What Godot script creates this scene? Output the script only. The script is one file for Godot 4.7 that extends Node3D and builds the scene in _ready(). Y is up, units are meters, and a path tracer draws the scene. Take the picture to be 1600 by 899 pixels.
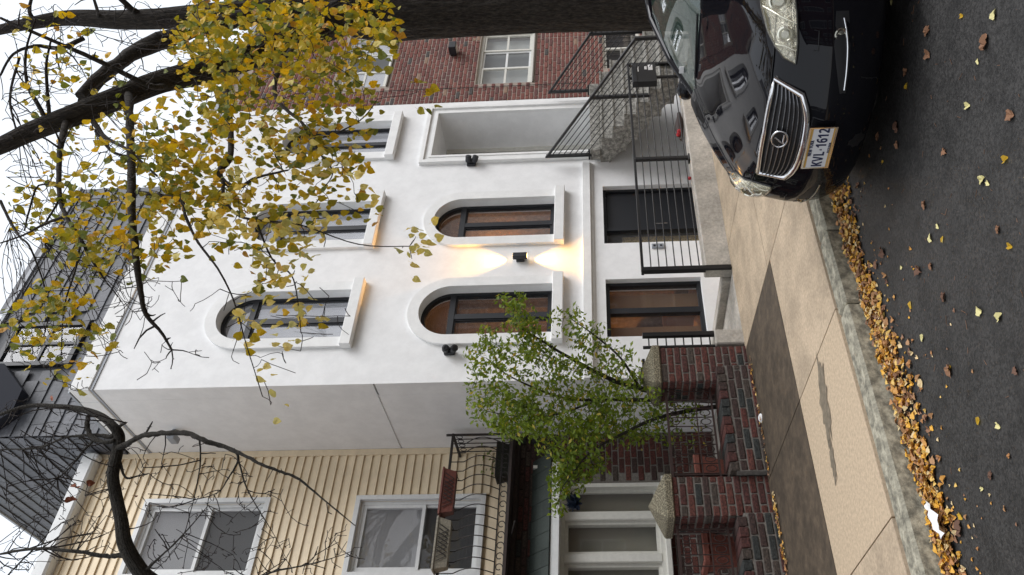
extends Node3D
# A white stucco row house on a street, photographed with the phone held sideways.
# Frame: x along the street, y up from the gutter, z out of the facades; the white facade is z = 0.

const EYE := Vector3(0, 1.84, 9.2)
const FOCAL := 1228.6          # in pixels of the 1600 x 899 photograph
var RB: Basis                  # the camera as if held upright: right, up, back
var rng := RandomNumberGenerator.new()
var M := {}
var used := {}
var TX := {}

func dirp(x: float, y: float) -> Vector3:      # ray through a photo pixel, one metre deep
	return RB * Vector3((899.0 - y - 449.5) / FOCAL, -(x - 876.98) / FOCAL, -1.0)
func at(x: float, y: float, depth: float) -> Vector3:
	return EYE + dirp(x, y) * depth
func onz(x: float, y: float, z: float) -> Vector3:
	var d := dirp(x, y)
	return EYE + d * ((z - EYE.z) / d.z)

# ------------------------------------------------------------------ mesh building
class MB:
	var v := PackedVector3Array()
	var n := PackedVector3Array()
	var c := PackedColorArray()
	var uv := PackedVector2Array()
	var col := Color(1, 1, 1)
	var colored := false
	var with_uv := false
	func put(p: Vector3, nn: Vector3, t := Vector2.ZERO):
		v.append(p); n.append(nn)
		if colored: c.append(col)
		if with_uv: uv.append(t)
	func tri(a: Vector3, b: Vector3, d: Vector3):     # counter-clockwise from outside
		var nn := (b - a).cross(d - a)
		if nn.length_squared() < 1e-16: return
		nn = nn.normalized()
		put(a, nn); put(d, nn); put(b, nn)
	func quad(a: Vector3, b: Vector3, d: Vector3, e: Vector3):
		tri(a, b, d); tri(a, d, e)
	func oquad(a: Vector3, b: Vector3, d: Vector3, e: Vector3, out: Vector3):
		if (b - a).cross(d - a).dot(out) < 0.0: quad(a, e, d, b)
		else: quad(a, b, d, e)
	func otri(a: Vector3, b: Vector3, d: Vector3, out: Vector3):
		if (b - a).cross(d - a).dot(out) < 0.0: tri(a, d, b)
		else: tri(a, b, d)
	func hexa(p: Array):      # 0-3 one end, 4-7 the other, same order round
		var m := Vector3.ZERO
		for q in p: m += q / 8.0
		for f in [[0, 1, 2, 3], [4, 5, 6, 7], [0, 1, 5, 4], [1, 2, 6, 5], [2, 3, 7, 6], [3, 0, 4, 7]]:
			var k: Vector3 = (p[f[0]] + p[f[1]] + p[f[2]] + p[f[3]]) / 4.0
			oquad(p[f[0]], p[f[1]], p[f[2]], p[f[3]], k - m)
	func box(a: Vector3, b: Vector3):
		hexa([Vector3(a.x, a.y, a.z), Vector3(b.x, a.y, a.z), Vector3(b.x, a.y, b.z), Vector3(a.x, a.y, b.z), Vector3(a.x, b.y, a.z), Vector3(b.x, b.y, a.z), Vector3(b.x, b.y, b.z), Vector3(a.x, b.y, b.z)])
	func cbox(lo: Vector3, hi: Vector3, b: float):    # box with chamfered edges
		var m := (lo + hi) / 2.0
		var h := (hi - lo) / 2.0
		for a in 3:
			var p := (a + 1) % 3
			var q := (a + 2) % 3
			for s in [-1.0, 1.0]:
				var out := Vector3.ZERO; out[a] = s
				var r := []
				for k in [[-1, -1], [1, -1], [1, 1], [-1, 1]]:
					var w := Vector3.ZERO
					w[a] = s * h[a]; w[p] = k[0] * (h[p] - b); w[q] = k[1] * (h[q] - b)
					r.append(m + w)
				oquad(r[0], r[1], r[2], r[3], out)
				for t in [-1.0, 1.0]:                  # the edge between face a and face p
					var e := []
					for k in [[0, -1], [0, 1], [1, 1], [1, -1]]:
						var w := Vector3.ZERO
						w[a] = s * (h[a] - (b if k[0] else 0.0)); w[p] = t * (h[p] - (0.0 if k[0] else b)); w[q] = k[1] * (h[q] - b)
						e.append(m + w)
					var oo := Vector3.ZERO; oo[a] = s; oo[p] = t
					oquad(e[0], e[1], e[2], e[3], oo)
		for x in [-1.0, 1.0]:
			for y in [-1.0, 1.0]:
				for z in [-1.0, 1.0]:
					otri(m + Vector3(x * h.x, y * (h.y - b), z * (h.z - b)), m + Vector3(x * (h.x - b), y * h.y, z * (h.z - b)), m + Vector3(x * (h.x - b), y * (h.y - b), z * h.z), Vector3(x, y, z))
	func tube(pts: Array, rad: Array, sides := 6, cap := true):
		if pts.size() < 2: return
		var ring0 := []
		var nor0 := []
		var side := Vector3.ZERO
		for i in pts.size():
			var t: Vector3 = (pts[mini(i + 1, pts.size() - 1)] - pts[maxi(i - 1, 0)])
			t = t.normalized() if t.length() > 1e-7 else Vector3.UP
			if i == 0: side = t.cross(Vector3.UP if absf(t.y) < 0.9 else Vector3.RIGHT).normalized()
			else: side = (side - t * side.dot(t)).normalized()
			var up := t.cross(side)
			var ring := []
			var nor := []
			for k in sides:
				var a := TAU * k / sides
				var d := side * cos(a) + up * sin(a)
				nor.append(d); ring.append(pts[i] + d * rad[i])
			if i > 0:
				for k in sides:
					var j := (k + 1) % sides
					put(ring0[k], nor0[k]); put(ring[k], nor[k]); put(ring0[j], nor0[j])
					put(ring0[j], nor0[j]); put(ring[k], nor[k]); put(ring[j], nor[j])
			if cap and (i == 0 or i == pts.size() - 1):
				for k in sides:
					otri(pts[i], ring[k], ring[(k + 1) % sides], t if i > 0 else -t)
			ring0 = ring; nor0 = nor
	func ring(o: PackedVector2Array, i: PackedVector2Array, z0: float, z1: float, closed: bool):
		var m := o.size()
		for k in (m if closed else m - 1):
			var j := (k + 1) % m
			var a := Vector3(o[k].x, o[k].y, z1)
			var b := Vector3(o[j].x, o[j].y, z1)
			var d := Vector3(i[j].x, i[j].y, z1)
			var e := Vector3(i[k].x, i[k].y, z1)
			var back := Vector3(0, 0, z0 - z1)
			oquad(a, b, d, e, Vector3(0, 0, 1)); oquad(a + back, b + back, d + back, e + back, Vector3(0, 0, -1))
			var w := (a + b - d - e)
			oquad(a, b, b + back, a + back, w); oquad(e, d, d + back, e + back, -w)
		if not closed:
			for k in [0, m - 1]:
				var back := Vector3(0, 0, z0 - z1)
				var a := Vector3(o[k].x, o[k].y, z1)
				var e := Vector3(i[k].x, i[k].y, z1)
				oquad(a, e, e + back, a + back, Vector3(0, -1, 0))
	func face(p: PackedVector2Array, z: float):       # a flat outline looking along +z
		var t := Geometry2D.triangulate_polygon(p)
		for k in range(0, t.size(), 3):
			otri(Vector3(p[t[k]].x, p[t[k]].y, z), Vector3(p[t[k + 1]].x, p[t[k + 1]].y, z), Vector3(p[t[k + 2]].x, p[t[k + 2]].y, z), Vector3(0, 0, 1))
	func lathe(prof: Array, where: Vector3, sides := 16, axis := Vector3.UP):   # prof: (radius, height)
		var s := axis.cross(Vector3.RIGHT if absf(axis.x) < 0.9 else Vector3.UP).normalized()
		var u := axis.cross(s)
		for i in prof.size() - 1:
			var dv := Vector2(prof[i + 1].x - prof[i].x, prof[i + 1].y - prof[i].y)
			var nv := Vector2(dv.y, -dv.x).normalized()
			for k in sides:
				var a := TAU * k / sides
				var b := TAU * (k + 1) / sides
				var da := s * cos(a) + u * sin(a)
				var db := s * cos(b) + u * sin(b)
				var p := [where + da * prof[i].x + axis * prof[i].y, where + db * prof[i].x + axis * prof[i].y, where + db * prof[i + 1].x + axis * prof[i + 1].y, where + da * prof[i + 1].x + axis * prof[i + 1].y]
				var na := da * nv.x + axis * nv.y
				var nb := db * nv.x + axis * nv.y
				put(p[0], na); put(p[2], nb); put(p[1], nb)
				put(p[0], na); put(p[3], na); put(p[2], nb)
	func grid(g: Array, flip := false):               # rows of points, smooth
		var h := g.size()
		var w: int = g[0].size()
		var nn := []
		for r in h:
			var row := []
			for k in w:
				var a: Vector3 = g[r][mini(k + 1, w - 1)] - g[r][maxi(k - 1, 0)]
				var b: Vector3 = g[mini(r + 1, h - 1)][k] - g[maxi(r - 1, 0)][k]
				var q := a.cross(b).normalized()
				row.append(-q if flip else q)
			nn.append(row)
		for r in h - 1:
			for k in w - 1:
				var ids := [[r, k], [r, k + 1], [r + 1, k + 1], [r + 1, k]]
				var order := [0, 1, 2, 0, 2, 3] if flip else [0, 2, 1, 0, 3, 2]
				for o in order: put(g[ids[o][0]][ids[o][1]], nn[ids[o][0]][ids[o][1]])
	func mesh() -> ArrayMesh:
		var a := []
		a.resize(Mesh.ARRAY_MAX)
		a[Mesh.ARRAY_VERTEX] = v; a[Mesh.ARRAY_NORMAL] = n
		if colored: a[Mesh.ARRAY_COLOR] = c
		if with_uv: a[Mesh.ARRAY_TEX_UV] = uv
		var m := ArrayMesh.new()
		if v.size(): m.add_surface_from_arrays(Mesh.PRIMITIVE_TRIANGLES, a)
		return m

func numbered(called: String) -> String:
	used[called] = used.get(called, -1) + 1
	return called if used[called] == 0 else "%s_%03d" % [called, used[called]]
func tag(o: Node, label: String, category := "", group := "", kind := ""):
	if label: o.set_meta("label", label)
	if category: o.set_meta("category", category)
	if group: o.set_meta("group", group)
	if kind: o.set_meta("kind", kind)
	return o
func thing(called: String, label: String, category: String, where := Vector3.ZERO, group := "") -> Node3D:
	var o := Node3D.new()
	o.name = numbered(called)
	add_child(o)
	o.position = where
	tag(o, label, category, group)
	return o
func part(called: String, mb, mat: Material, parent: Node3D) -> MeshInstance3D:
	var o := MeshInstance3D.new()
	o.mesh = mb.mesh() if mb is MB else mb
	o.material_override = mat
	o.name = called
	parent.add_child(o, true)
	return o
func single(called: String, mb, mat: Material, label: String, category: String, group := "") -> MeshInstance3D:
	var o := MeshInstance3D.new()
	o.mesh = mb.mesh() if mb is MB else mb
	o.material_override = mat
	o.name = numbered(called)
	add_child(o)
	tag(o, label, category, group)
	return o
func struct(called: String, mb: MB, mat: Material) -> MeshInstance3D:
	var o := single(called, mb, mat, "", "")
	o.set_meta("kind", "structure")
	return o
func bx(lo: Vector3, hi: Vector3, b := 0.0) -> MB:
	var m := MB.new()
	if b > 0.0: m.cbox(lo, hi, b)
	else: m.box(lo, hi)
	return m
func bar(a: Vector3, b: Vector3, r: float, sides := 6) -> MB:
	var m := MB.new()
	m.tube([a, b], [r, r], sides)
	return m

# ------------------------------------------------------------------ materials
func lin(r: float, g: float, b: float) -> Color:
	return Color(r, g, b).linear_to_srgb()
func tex(seed_: int, freq: float, oct: int, lo: Color, hi: Color, kind := FastNoiseLite.TYPE_SIMPLEX_SMOOTH, a := 0.25, b := 0.75, size := 512) -> Texture2D:
	var f := FastNoiseLite.new()
	f.noise_type = kind
	f.seed = seed_
	f.frequency = freq
	f.fractal_type = FastNoiseLite.FRACTAL_FBM if oct > 1 else FastNoiseLite.FRACTAL_NONE
	f.fractal_octaves = oct
	f.fractal_gain = 0.72
	var t := NoiseTexture2D.new()
	t.width = size; t.height = size
	t.seamless = true
	t.noise = f
	var g := Gradient.new()
	g.offsets = PackedFloat32Array([a, b])
	g.colors = PackedColorArray([lo, hi])
	t.color_ramp = g
	return t
func mat(called: String, c: Color, rough: float, t: Texture2D = null, size := 1.0, bump: Texture2D = null, relief := 0.0, world := true) -> StandardMaterial3D:
	var m := StandardMaterial3D.new()
	m.resource_name = called
	m.albedo_color = c
	m.roughness = rough
	m.metallic_specular = 0.5
	if t:
		m.albedo_texture = t
	if bump:
		m.heightmap_enabled = true
		m.heightmap_texture = bump
		m.heightmap_scale = relief
	if t or bump:
		m.uv1_triplanar = true
		m.uv1_world_triplanar = world
		m.uv1_triplanar_sharpness = 4.0
		m.uv1_scale = Vector3.ONE / size
	M[called] = m
	return m
func glass(called: String, tint: Color, alpha: float, mirror: float) -> StandardMaterial3D:
	var m := StandardMaterial3D.new()
	m.resource_name = called
	m.transparency = BaseMaterial3D.TRANSPARENCY_ALPHA
	m.albedo_color = Color(tint.r, tint.g, tint.b, alpha)
	m.roughness = 0.02
	m.metallic = mirror
	m.metallic_specular = 0.6
	M[called] = m
	return m

func weather(called: String, t: Texture2D, scale: Vector3):     # a second, broader layer of stains
	var m: StandardMaterial3D = M[called]
	m.detail_enabled = true
	m.detail_albedo = t
	m.detail_blend_mode = BaseMaterial3D.BLEND_MODE_MUL
	m.detail_uv_layer = BaseMaterial3D.DETAIL_UV_2
	m.uv2_triplanar = true
	m.uv2_world_triplanar = true
	m.uv2_scale = scale

func make_materials():
	var G := func(x): return Color(x, x, x)
	TX.soft = tex(1, 0.01, 6, G.call(0.965), G.call(1.0))
	TX.mottle = tex(2, 0.02, 7, G.call(0.74), G.call(1.0), FastNoiseLite.TYPE_SIMPLEX_SMOOTH, 0.15, 0.85)
	TX.rough = tex(3, 0.03, 5, G.call(0.0), G.call(1.0))
	TX.grain = tex(4, 0.16, 3, G.call(0.55), G.call(1.0))
	TX.stain = tex(5, 0.016, 7, G.call(0.58), G.call(1.0), FastNoiseLite.TYPE_SIMPLEX_SMOOTH, 0.2, 0.8)
	TX.asphalt = tex(6, 0.22, 3, G.call(0.5), G.call(1.15), FastNoiseLite.TYPE_VALUE, 0.2, 0.85, 1024)
	TX.bark = tex(7, 0.03, 5, G.call(0.5), G.call(1.0))
	TX.pebble = tex(8, 0.05, 2, G.call(0.42), G.call(1.0), FastNoiseLite.TYPE_CELLULAR, 0.1, 0.7)
	TX.patch = tex(21, 0.008, 5, G.call(0.80), G.call(1.0), FastNoiseLite.TYPE_SIMPLEX_SMOOTH, 0.25, 0.7)
	TX.streak = tex(22, 0.02, 5, G.call(0.972), G.call(1.0), FastNoiseLite.TYPE_SIMPLEX_SMOOTH, 0.2, 0.6)
	TX.spots = tex(23, 0.025, 5, G.call(0.80), G.call(1.0), FastNoiseLite.TYPE_SIMPLEX_SMOOTH, 0.2, 0.55)
	TX.worn = tex(24, 0.006, 6, G.call(0.86), G.call(1.0))
	TX.fine = tex(25, 0.04, 6, G.call(0.84), G.call(1.0), FastNoiseLite.TYPE_SIMPLEX_SMOOTH, 0.15, 0.85)
	mat("stucco", lin(0.83, 0.83, 0.825), 0.85, TX.soft, 2.3)
	mat("trim_white", lin(0.80, 0.80, 0.785), 0.7, TX.soft, 1.7)
	mat("black_frame", lin(0.010, 0.0115, 0.015), 0.5)
	mat("black_iron", lin(0.012, 0.012, 0.014), 0.45, TX.grain, 0.4)
	mat("old_iron", lin(0.03, 0.024, 0.022), 0.7, TX.mottle, 0.3)
	mat("mortar", lin(0.55, 0.46, 0.39), 0.95, TX.grain, 0.5)
	mat("old_mortar", lin(0.24, 0.22, 0.195), 0.95, TX.mottle, 0.5)
	var bc := [[0.235, 0.078, 0.062], [0.20, 0.07, 0.058], [0.27, 0.10, 0.078], [0.165, 0.068, 0.06], [0.09, 0.078, 0.074], [0.36, 0.23, 0.16]]
	for k in bc.size(): mat("brick%d" % k, lin(bc[k][0], bc[k][1], bc[k][2]), 0.9, TX.mottle, 0.35, TX.rough, 0.25)
	var oc := [[0.15, 0.045, 0.034], [0.12, 0.042, 0.035], [0.18, 0.06, 0.044], [0.08, 0.045, 0.038], [0.05, 0.055, 0.052], [0.10, 0.075, 0.06]]
	for k in oc.size(): mat("oldbrick%d" % k, lin(oc[k][0], oc[k][1], oc[k][2]), 0.88, TX.stain, 0.33, TX.rough, 0.4)
	for k in 4: mat("slate%d" % k, lin(0.075 + 0.016 * k, 0.08 + 0.016 * k, 0.092 + 0.018 * k), 0.6, TX.mottle, 0.9)
	mat("navy_board", lin(0.010, 0.012, 0.02), 0.9)
	mat("flashing", lin(0.30, 0.32, 0.35), 0.5, TX.soft, 1.0)
	mat("siding", lin(0.79, 0.655, 0.455), 0.6, TX.soft, 1.4)
	mat("vinyl_white", lin(0.72, 0.73, 0.72), 0.45, TX.soft, 0.8)
	mat("aged_white", lin(0.66, 0.65, 0.59), 0.55, TX.soft, 0.5)
	mat("blind", lin(0.52, 0.54, 0.54), 0.8)
	mat("curtain", lin(0.46, 0.48, 0.46), 0.9)
	mat("concrete", lin(0.64, 0.595, 0.525), 0.9, TX.fine, 1.2, TX.rough, 0.15)
	mat("stoop_concrete", lin(0.40, 0.385, 0.345), 0.9, TX.stain, 0.8, TX.rough, 0.2)
	mat("cap_stone", lin(0.36, 0.32, 0.22), 0.95, TX.pebble, 0.45, TX.pebble, 0.8)
	for k in 3: mat("slab%d" % k, lin(0.58 + 0.015 * k, 0.455 + 0.013 * k, 0.315 + 0.012 * k), 0.8, TX.fine, 0.8, TX.grain, 0.08)
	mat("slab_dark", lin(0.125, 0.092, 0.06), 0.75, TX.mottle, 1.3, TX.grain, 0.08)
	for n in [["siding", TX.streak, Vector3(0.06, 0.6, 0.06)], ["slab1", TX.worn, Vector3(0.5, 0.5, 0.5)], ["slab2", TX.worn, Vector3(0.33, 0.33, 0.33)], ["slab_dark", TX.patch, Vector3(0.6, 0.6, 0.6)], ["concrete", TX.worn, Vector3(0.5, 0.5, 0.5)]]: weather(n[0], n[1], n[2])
	mat("wet_stain", lin(0.27, 0.225, 0.165), 0.5, TX.mottle, 0.8)
	mat("kerb", lin(0.47, 0.44, 0.34), 0.9, TX.stain, 0.9, TX.grain, 0.3)
	mat("joint", lin(0.10, 0.075, 0.05), 0.95)
	mat("asphalt", lin(0.048, 0.046, 0.044), 0.62, TX.asphalt, 2.4, TX.asphalt, 0.25)
	weather("asphalt", TX.spots, Vector3(0.21, 0.21, 0.21))
	mat("asphalt_dry", lin(0.21, 0.20, 0.185), 0.9, TX.asphalt, 1.3, TX.asphalt, 0.35)
	mat("soil", lin(0.05, 0.038, 0.028), 0.95, TX.mottle, 0.5)
	mat("bark", lin(0.05, 0.04, 0.031), 0.95, TX.bark, 0.5, TX.rough, 0.8)
	M.bark.uv1_scale = Vector3(2.2, 0.5, 2.2)
	mat("twig", lin(0.028, 0.022, 0.02), 0.9)
	mat("bark_dark", lin(0.055, 0.048, 0.037), 0.95, TX.stain, 0.25, TX.rough, 0.8)
	mat("brown_dark", lin(0.04, 0.02, 0.016), 0.6)
	mat("leaf_rust", lin(0.25, 0.07, 0.03), 0.7)
	mat("fallen_pale", lin(0.62, 0.56, 0.26), 0.6)
	mat("fallen_brown", lin(0.23, 0.115, 0.06), 0.75)
	mat("fallen_dark", lin(0.13, 0.065, 0.04), 0.75)
	mat("terracotta", lin(0.30, 0.10, 0.07), 0.8, TX.mottle, 0.5)
	mat("brown_plastic", lin(0.19, 0.055, 0.04), 0.6, TX.mottle, 0.5)
	mat("cream_plastic", lin(0.30, 0.27, 0.21), 0.6, TX.mottle, 0.4)
	mat("dark_board", lin(0.05, 0.035, 0.03), 0.85, TX.mottle, 0.6)
	mat("red_plastic", lin(0.45, 0.02, 0.03), 0.4)
	mat("blue_film", lin(0.02, 0.032, 0.06), 0.4)
	mat("paper", lin(0.8, 0.8, 0.8), 0.8)
	mat("room_warm", lin(0.25, 0.16, 0.085), 0.9, TX.mottle, 1.2)
	mat("room_pale", lin(0.55, 0.52, 0.52), 0.9)
	mat("room_floor", lin(0.16, 0.09, 0.045), 0.6)
	mat("tan_leather", lin(0.42, 0.19, 0.06), 0.6)
	mat("far_glass", lin(0.05, 0.055, 0.06), 0.05)
	mat("straw_blind", lin(0.50, 0.40, 0.20), 0.9, TX.stain, 0.3)
	mat("curtain_tan", lin(0.38, 0.21, 0.09), 0.9)
	glass("glass_clear", Color(1, 1, 1), 0.02, 0.02)
	glass("glass_sky", Color(0.92, 0.93, 0.96), 0.05, 0.45)
	glass("glass_dark", Color(0.25, 0.25, 0.26), 0.45, 0.10)
	glass("glass_half", Color(0.9, 0.9, 0.92), 0.04, 0.16)
	for k in 2: mat("green_slate%d" % k, lin(0.03 + 0.012 * k, 0.042 + 0.014 * k, 0.036 + 0.012 * k), 0.7, TX.mottle, 0.4)
	mat("shade_cloth", lin(0.20, 0.19, 0.145), 0.9)
	mat("moss", lin(0.035, 0.035, 0.022), 0.95, TX.stain, 0.2)
	mat("rust_iron", lin(0.045, 0.022, 0.018), 0.8, TX.mottle, 0.2)
	glass("glass_car", Color(0.30, 0.40, 0.36), 0.20, 0.16)
	for k in 6:
		var lc: Color = [lin(0.63, 0.42, 0.015), lin(0.5, 0.375, 0.02), lin(0.34, 0.3, 0.03), lin(0.17, 0.2, 0.035), lin(0.7, 0.42, 0.012), lin(0.5, 0.26, 0.035)][k]
		var m := mat("leaf%d" % k, lc, 0.6)
		m.backlight_enabled = true
		m.backlight = lin(0.8, 0.7, 0.3)
	var vl := mat("leaves", Color(1, 1, 1), 0.6)
	vl.vertex_color_use_as_albedo = true
	vl.backlight_enabled = true
	vl.backlight = lin(0.75, 0.7, 0.3)
	var dl := mat("litter", Color(1, 1, 1), 0.55)
	dl.vertex_color_use_as_albedo = true
	# car
	var cp := mat("car_paint", lin(0.005, 0.005, 0.007), 0.6)
	cp.clearcoat_enabled = true
	cp.clearcoat = 0.55
	cp.clearcoat_roughness = 0.03
	cp.metallic_specular = 0.0
	cp.roughness_texture = tex(11, 0.12, 3, Color(0.3, 0.3, 0.3), Color(1, 1, 1))
	cp.uv1_triplanar = true; cp.uv1_world_triplanar = true; cp.uv1_scale = Vector3.ONE / 0.3
	cp.heightmap_enabled = true; cp.heightmap_texture = tex(12, 0.09, 2, Color(0, 0, 0), Color(1, 1, 1), FastNoiseLite.TYPE_SIMPLEX, 0.45, 0.8); cp.heightmap_scale = 0.008
	mat("car_black", lin(0.008, 0.008, 0.009), 0.55)
	mat("tyre", lin(0.018, 0.018, 0.018), 0.85)
	var ch := mat("chrome", lin(0.75, 0.75, 0.76), 0.12)
	ch.metallic = 1.0
	glass("lamp_lens", lin(0.60, 0.56, 0.38), 0.12, 0.05)
	mat("lamp_bowl", lin(0.66, 0.64, 0.54), 0.16, null, 1.0, TX.rough, 1.2).metallic = 0.92
	M.lamp_bowl.uv1_scale = Vector3.ONE * 2.5
	mat("lamp_inner", lin(0.34, 0.33, 0.28), 0.12).metallic = 0.9
	mat("lamp_ring", lin(0.80, 0.78, 0.66), 0.15).metallic = 0.8
	mat("slat_chrome", lin(0.20, 0.20, 0.21), 0.25).metallic = 1.0
	mat("plate_white", lin(0.72, 0.73, 0.74), 0.5)
	mat("plate_blue", lin(0.012, 0.02, 0.07), 0.5)
	mat("plate_gold", lin(0.55, 0.33, 0.08), 0.5)
	var gl := mat("warm_glow", lin(1.0, 0.62, 0.18), 0.5)
	gl.emission_enabled = true
	gl.emission = Color(1.0, 0.82, 0.5)
	gl.emission_energy_multiplier = 6.0
	var lb := mat("lamp_glow", lin(1.0, 0.7, 0.35), 0.5)
	lb.emission_enabled = true
	lb.emission = Color(1.0, 0.72, 0.38)
	lb.emission_energy_multiplier = 2.5

# ------------------------------------------------------------------ scene
func _ready():
	rng.seed = 20241
	RB = Basis(Vector3.UP, -0.70085) * Basis(Vector3.RIGHT, 0.053178) * Basis(Vector3.BACK, -0.028187)
	var cam := Camera3D.new()
	cam.name = "camera"
	cam.near = 0.05
	cam.far = 900.0
	cam.projection = Camera3D.PROJECTION_FRUSTUM
	cam.size = 2.0 * cam.near * 449.5 / FOCAL
	cam.frustum_offset = Vector2(-76.98 / FOCAL * cam.near, 0.0)
	cam.transform = Transform3D(Basis(-RB.y, RB.x, RB.z), EYE)    # the phone lies on its side
	add_child(cam)
	cam.current = true
	var env := Environment.new()
	env.background_mode = Environment.BG_SKY
	var sm := ProceduralSkyMaterial.new()
	sm.sky_top_color = Color(0.925, 0.95, 0.985)
	sm.sky_horizon_color = Color(0.95, 0.96, 0.97)
	sm.sky_curve = 0.12
	sm.sky_energy_multiplier = 0.84
	sm.ground_bottom_color = Color(0.3, 0.29, 0.28)
	sm.ground_horizon_color = Color(0.6, 0.6, 0.6)
	sm.sun_angle_max = 0.0
	var sky := Sky.new()
	sky.sky_material = sm
	env.sky = sky
	env.tonemap_mode = Environment.TONE_MAPPER_LINEAR
	env.tonemap_exposure = 1.86
	env.sdfgi_enabled = true
	env.ssao_enabled = true
	env.ssil_enabled = true
	var we := WorldEnvironment.new()
	we.name = "environment"
	we.environment = env
	add_child(we)
	var sun := DirectionalLight3D.new()
	sun.name = "daylight"
	sun.light_energy = 0.5
	sun.light_angular_distance = 40.0
	sun.light_color = Color(0.99, 0.99, 1.0)
	sun.shadow_enabled = true
	sun.rotation_degrees = Vector3(-46, 44, 0)
	add_child(sun)
	make_materials()
	ground()
	white_house()
	slate_addition()
	stoop()
	areaway_fence()
	brick_house()
	cream_house()
	balcony()
	front_garden()
	far_side()
	car()
	lime_tree()
	bare_tree()
	shrub()
	small_things()
	litter()

func walk_y(z: float) -> float:      # the pavement falls towards the kerb
	return 0.15 + 0.0346 * (4.82 - z)

func slab(parent: Node3D, x0: float, x1: float, z0: float, z1: float, m: Material):
	var b := MB.new()
	var g := 0.006
	var p := []
	for q in [[x0 + g, z0 + g], [x1 - g, z0 + g], [x1 - g, z1 - g], [x0 + g, z1 - g]]:
		p.append(Vector3(q[0], walk_y(q[1]) - 0.08, q[1]))
	for k in 4: p.append(p[k] + Vector3(0, 0.08, 0))
	b.hexa(p)
	part("slab", b, m, parent)

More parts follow.
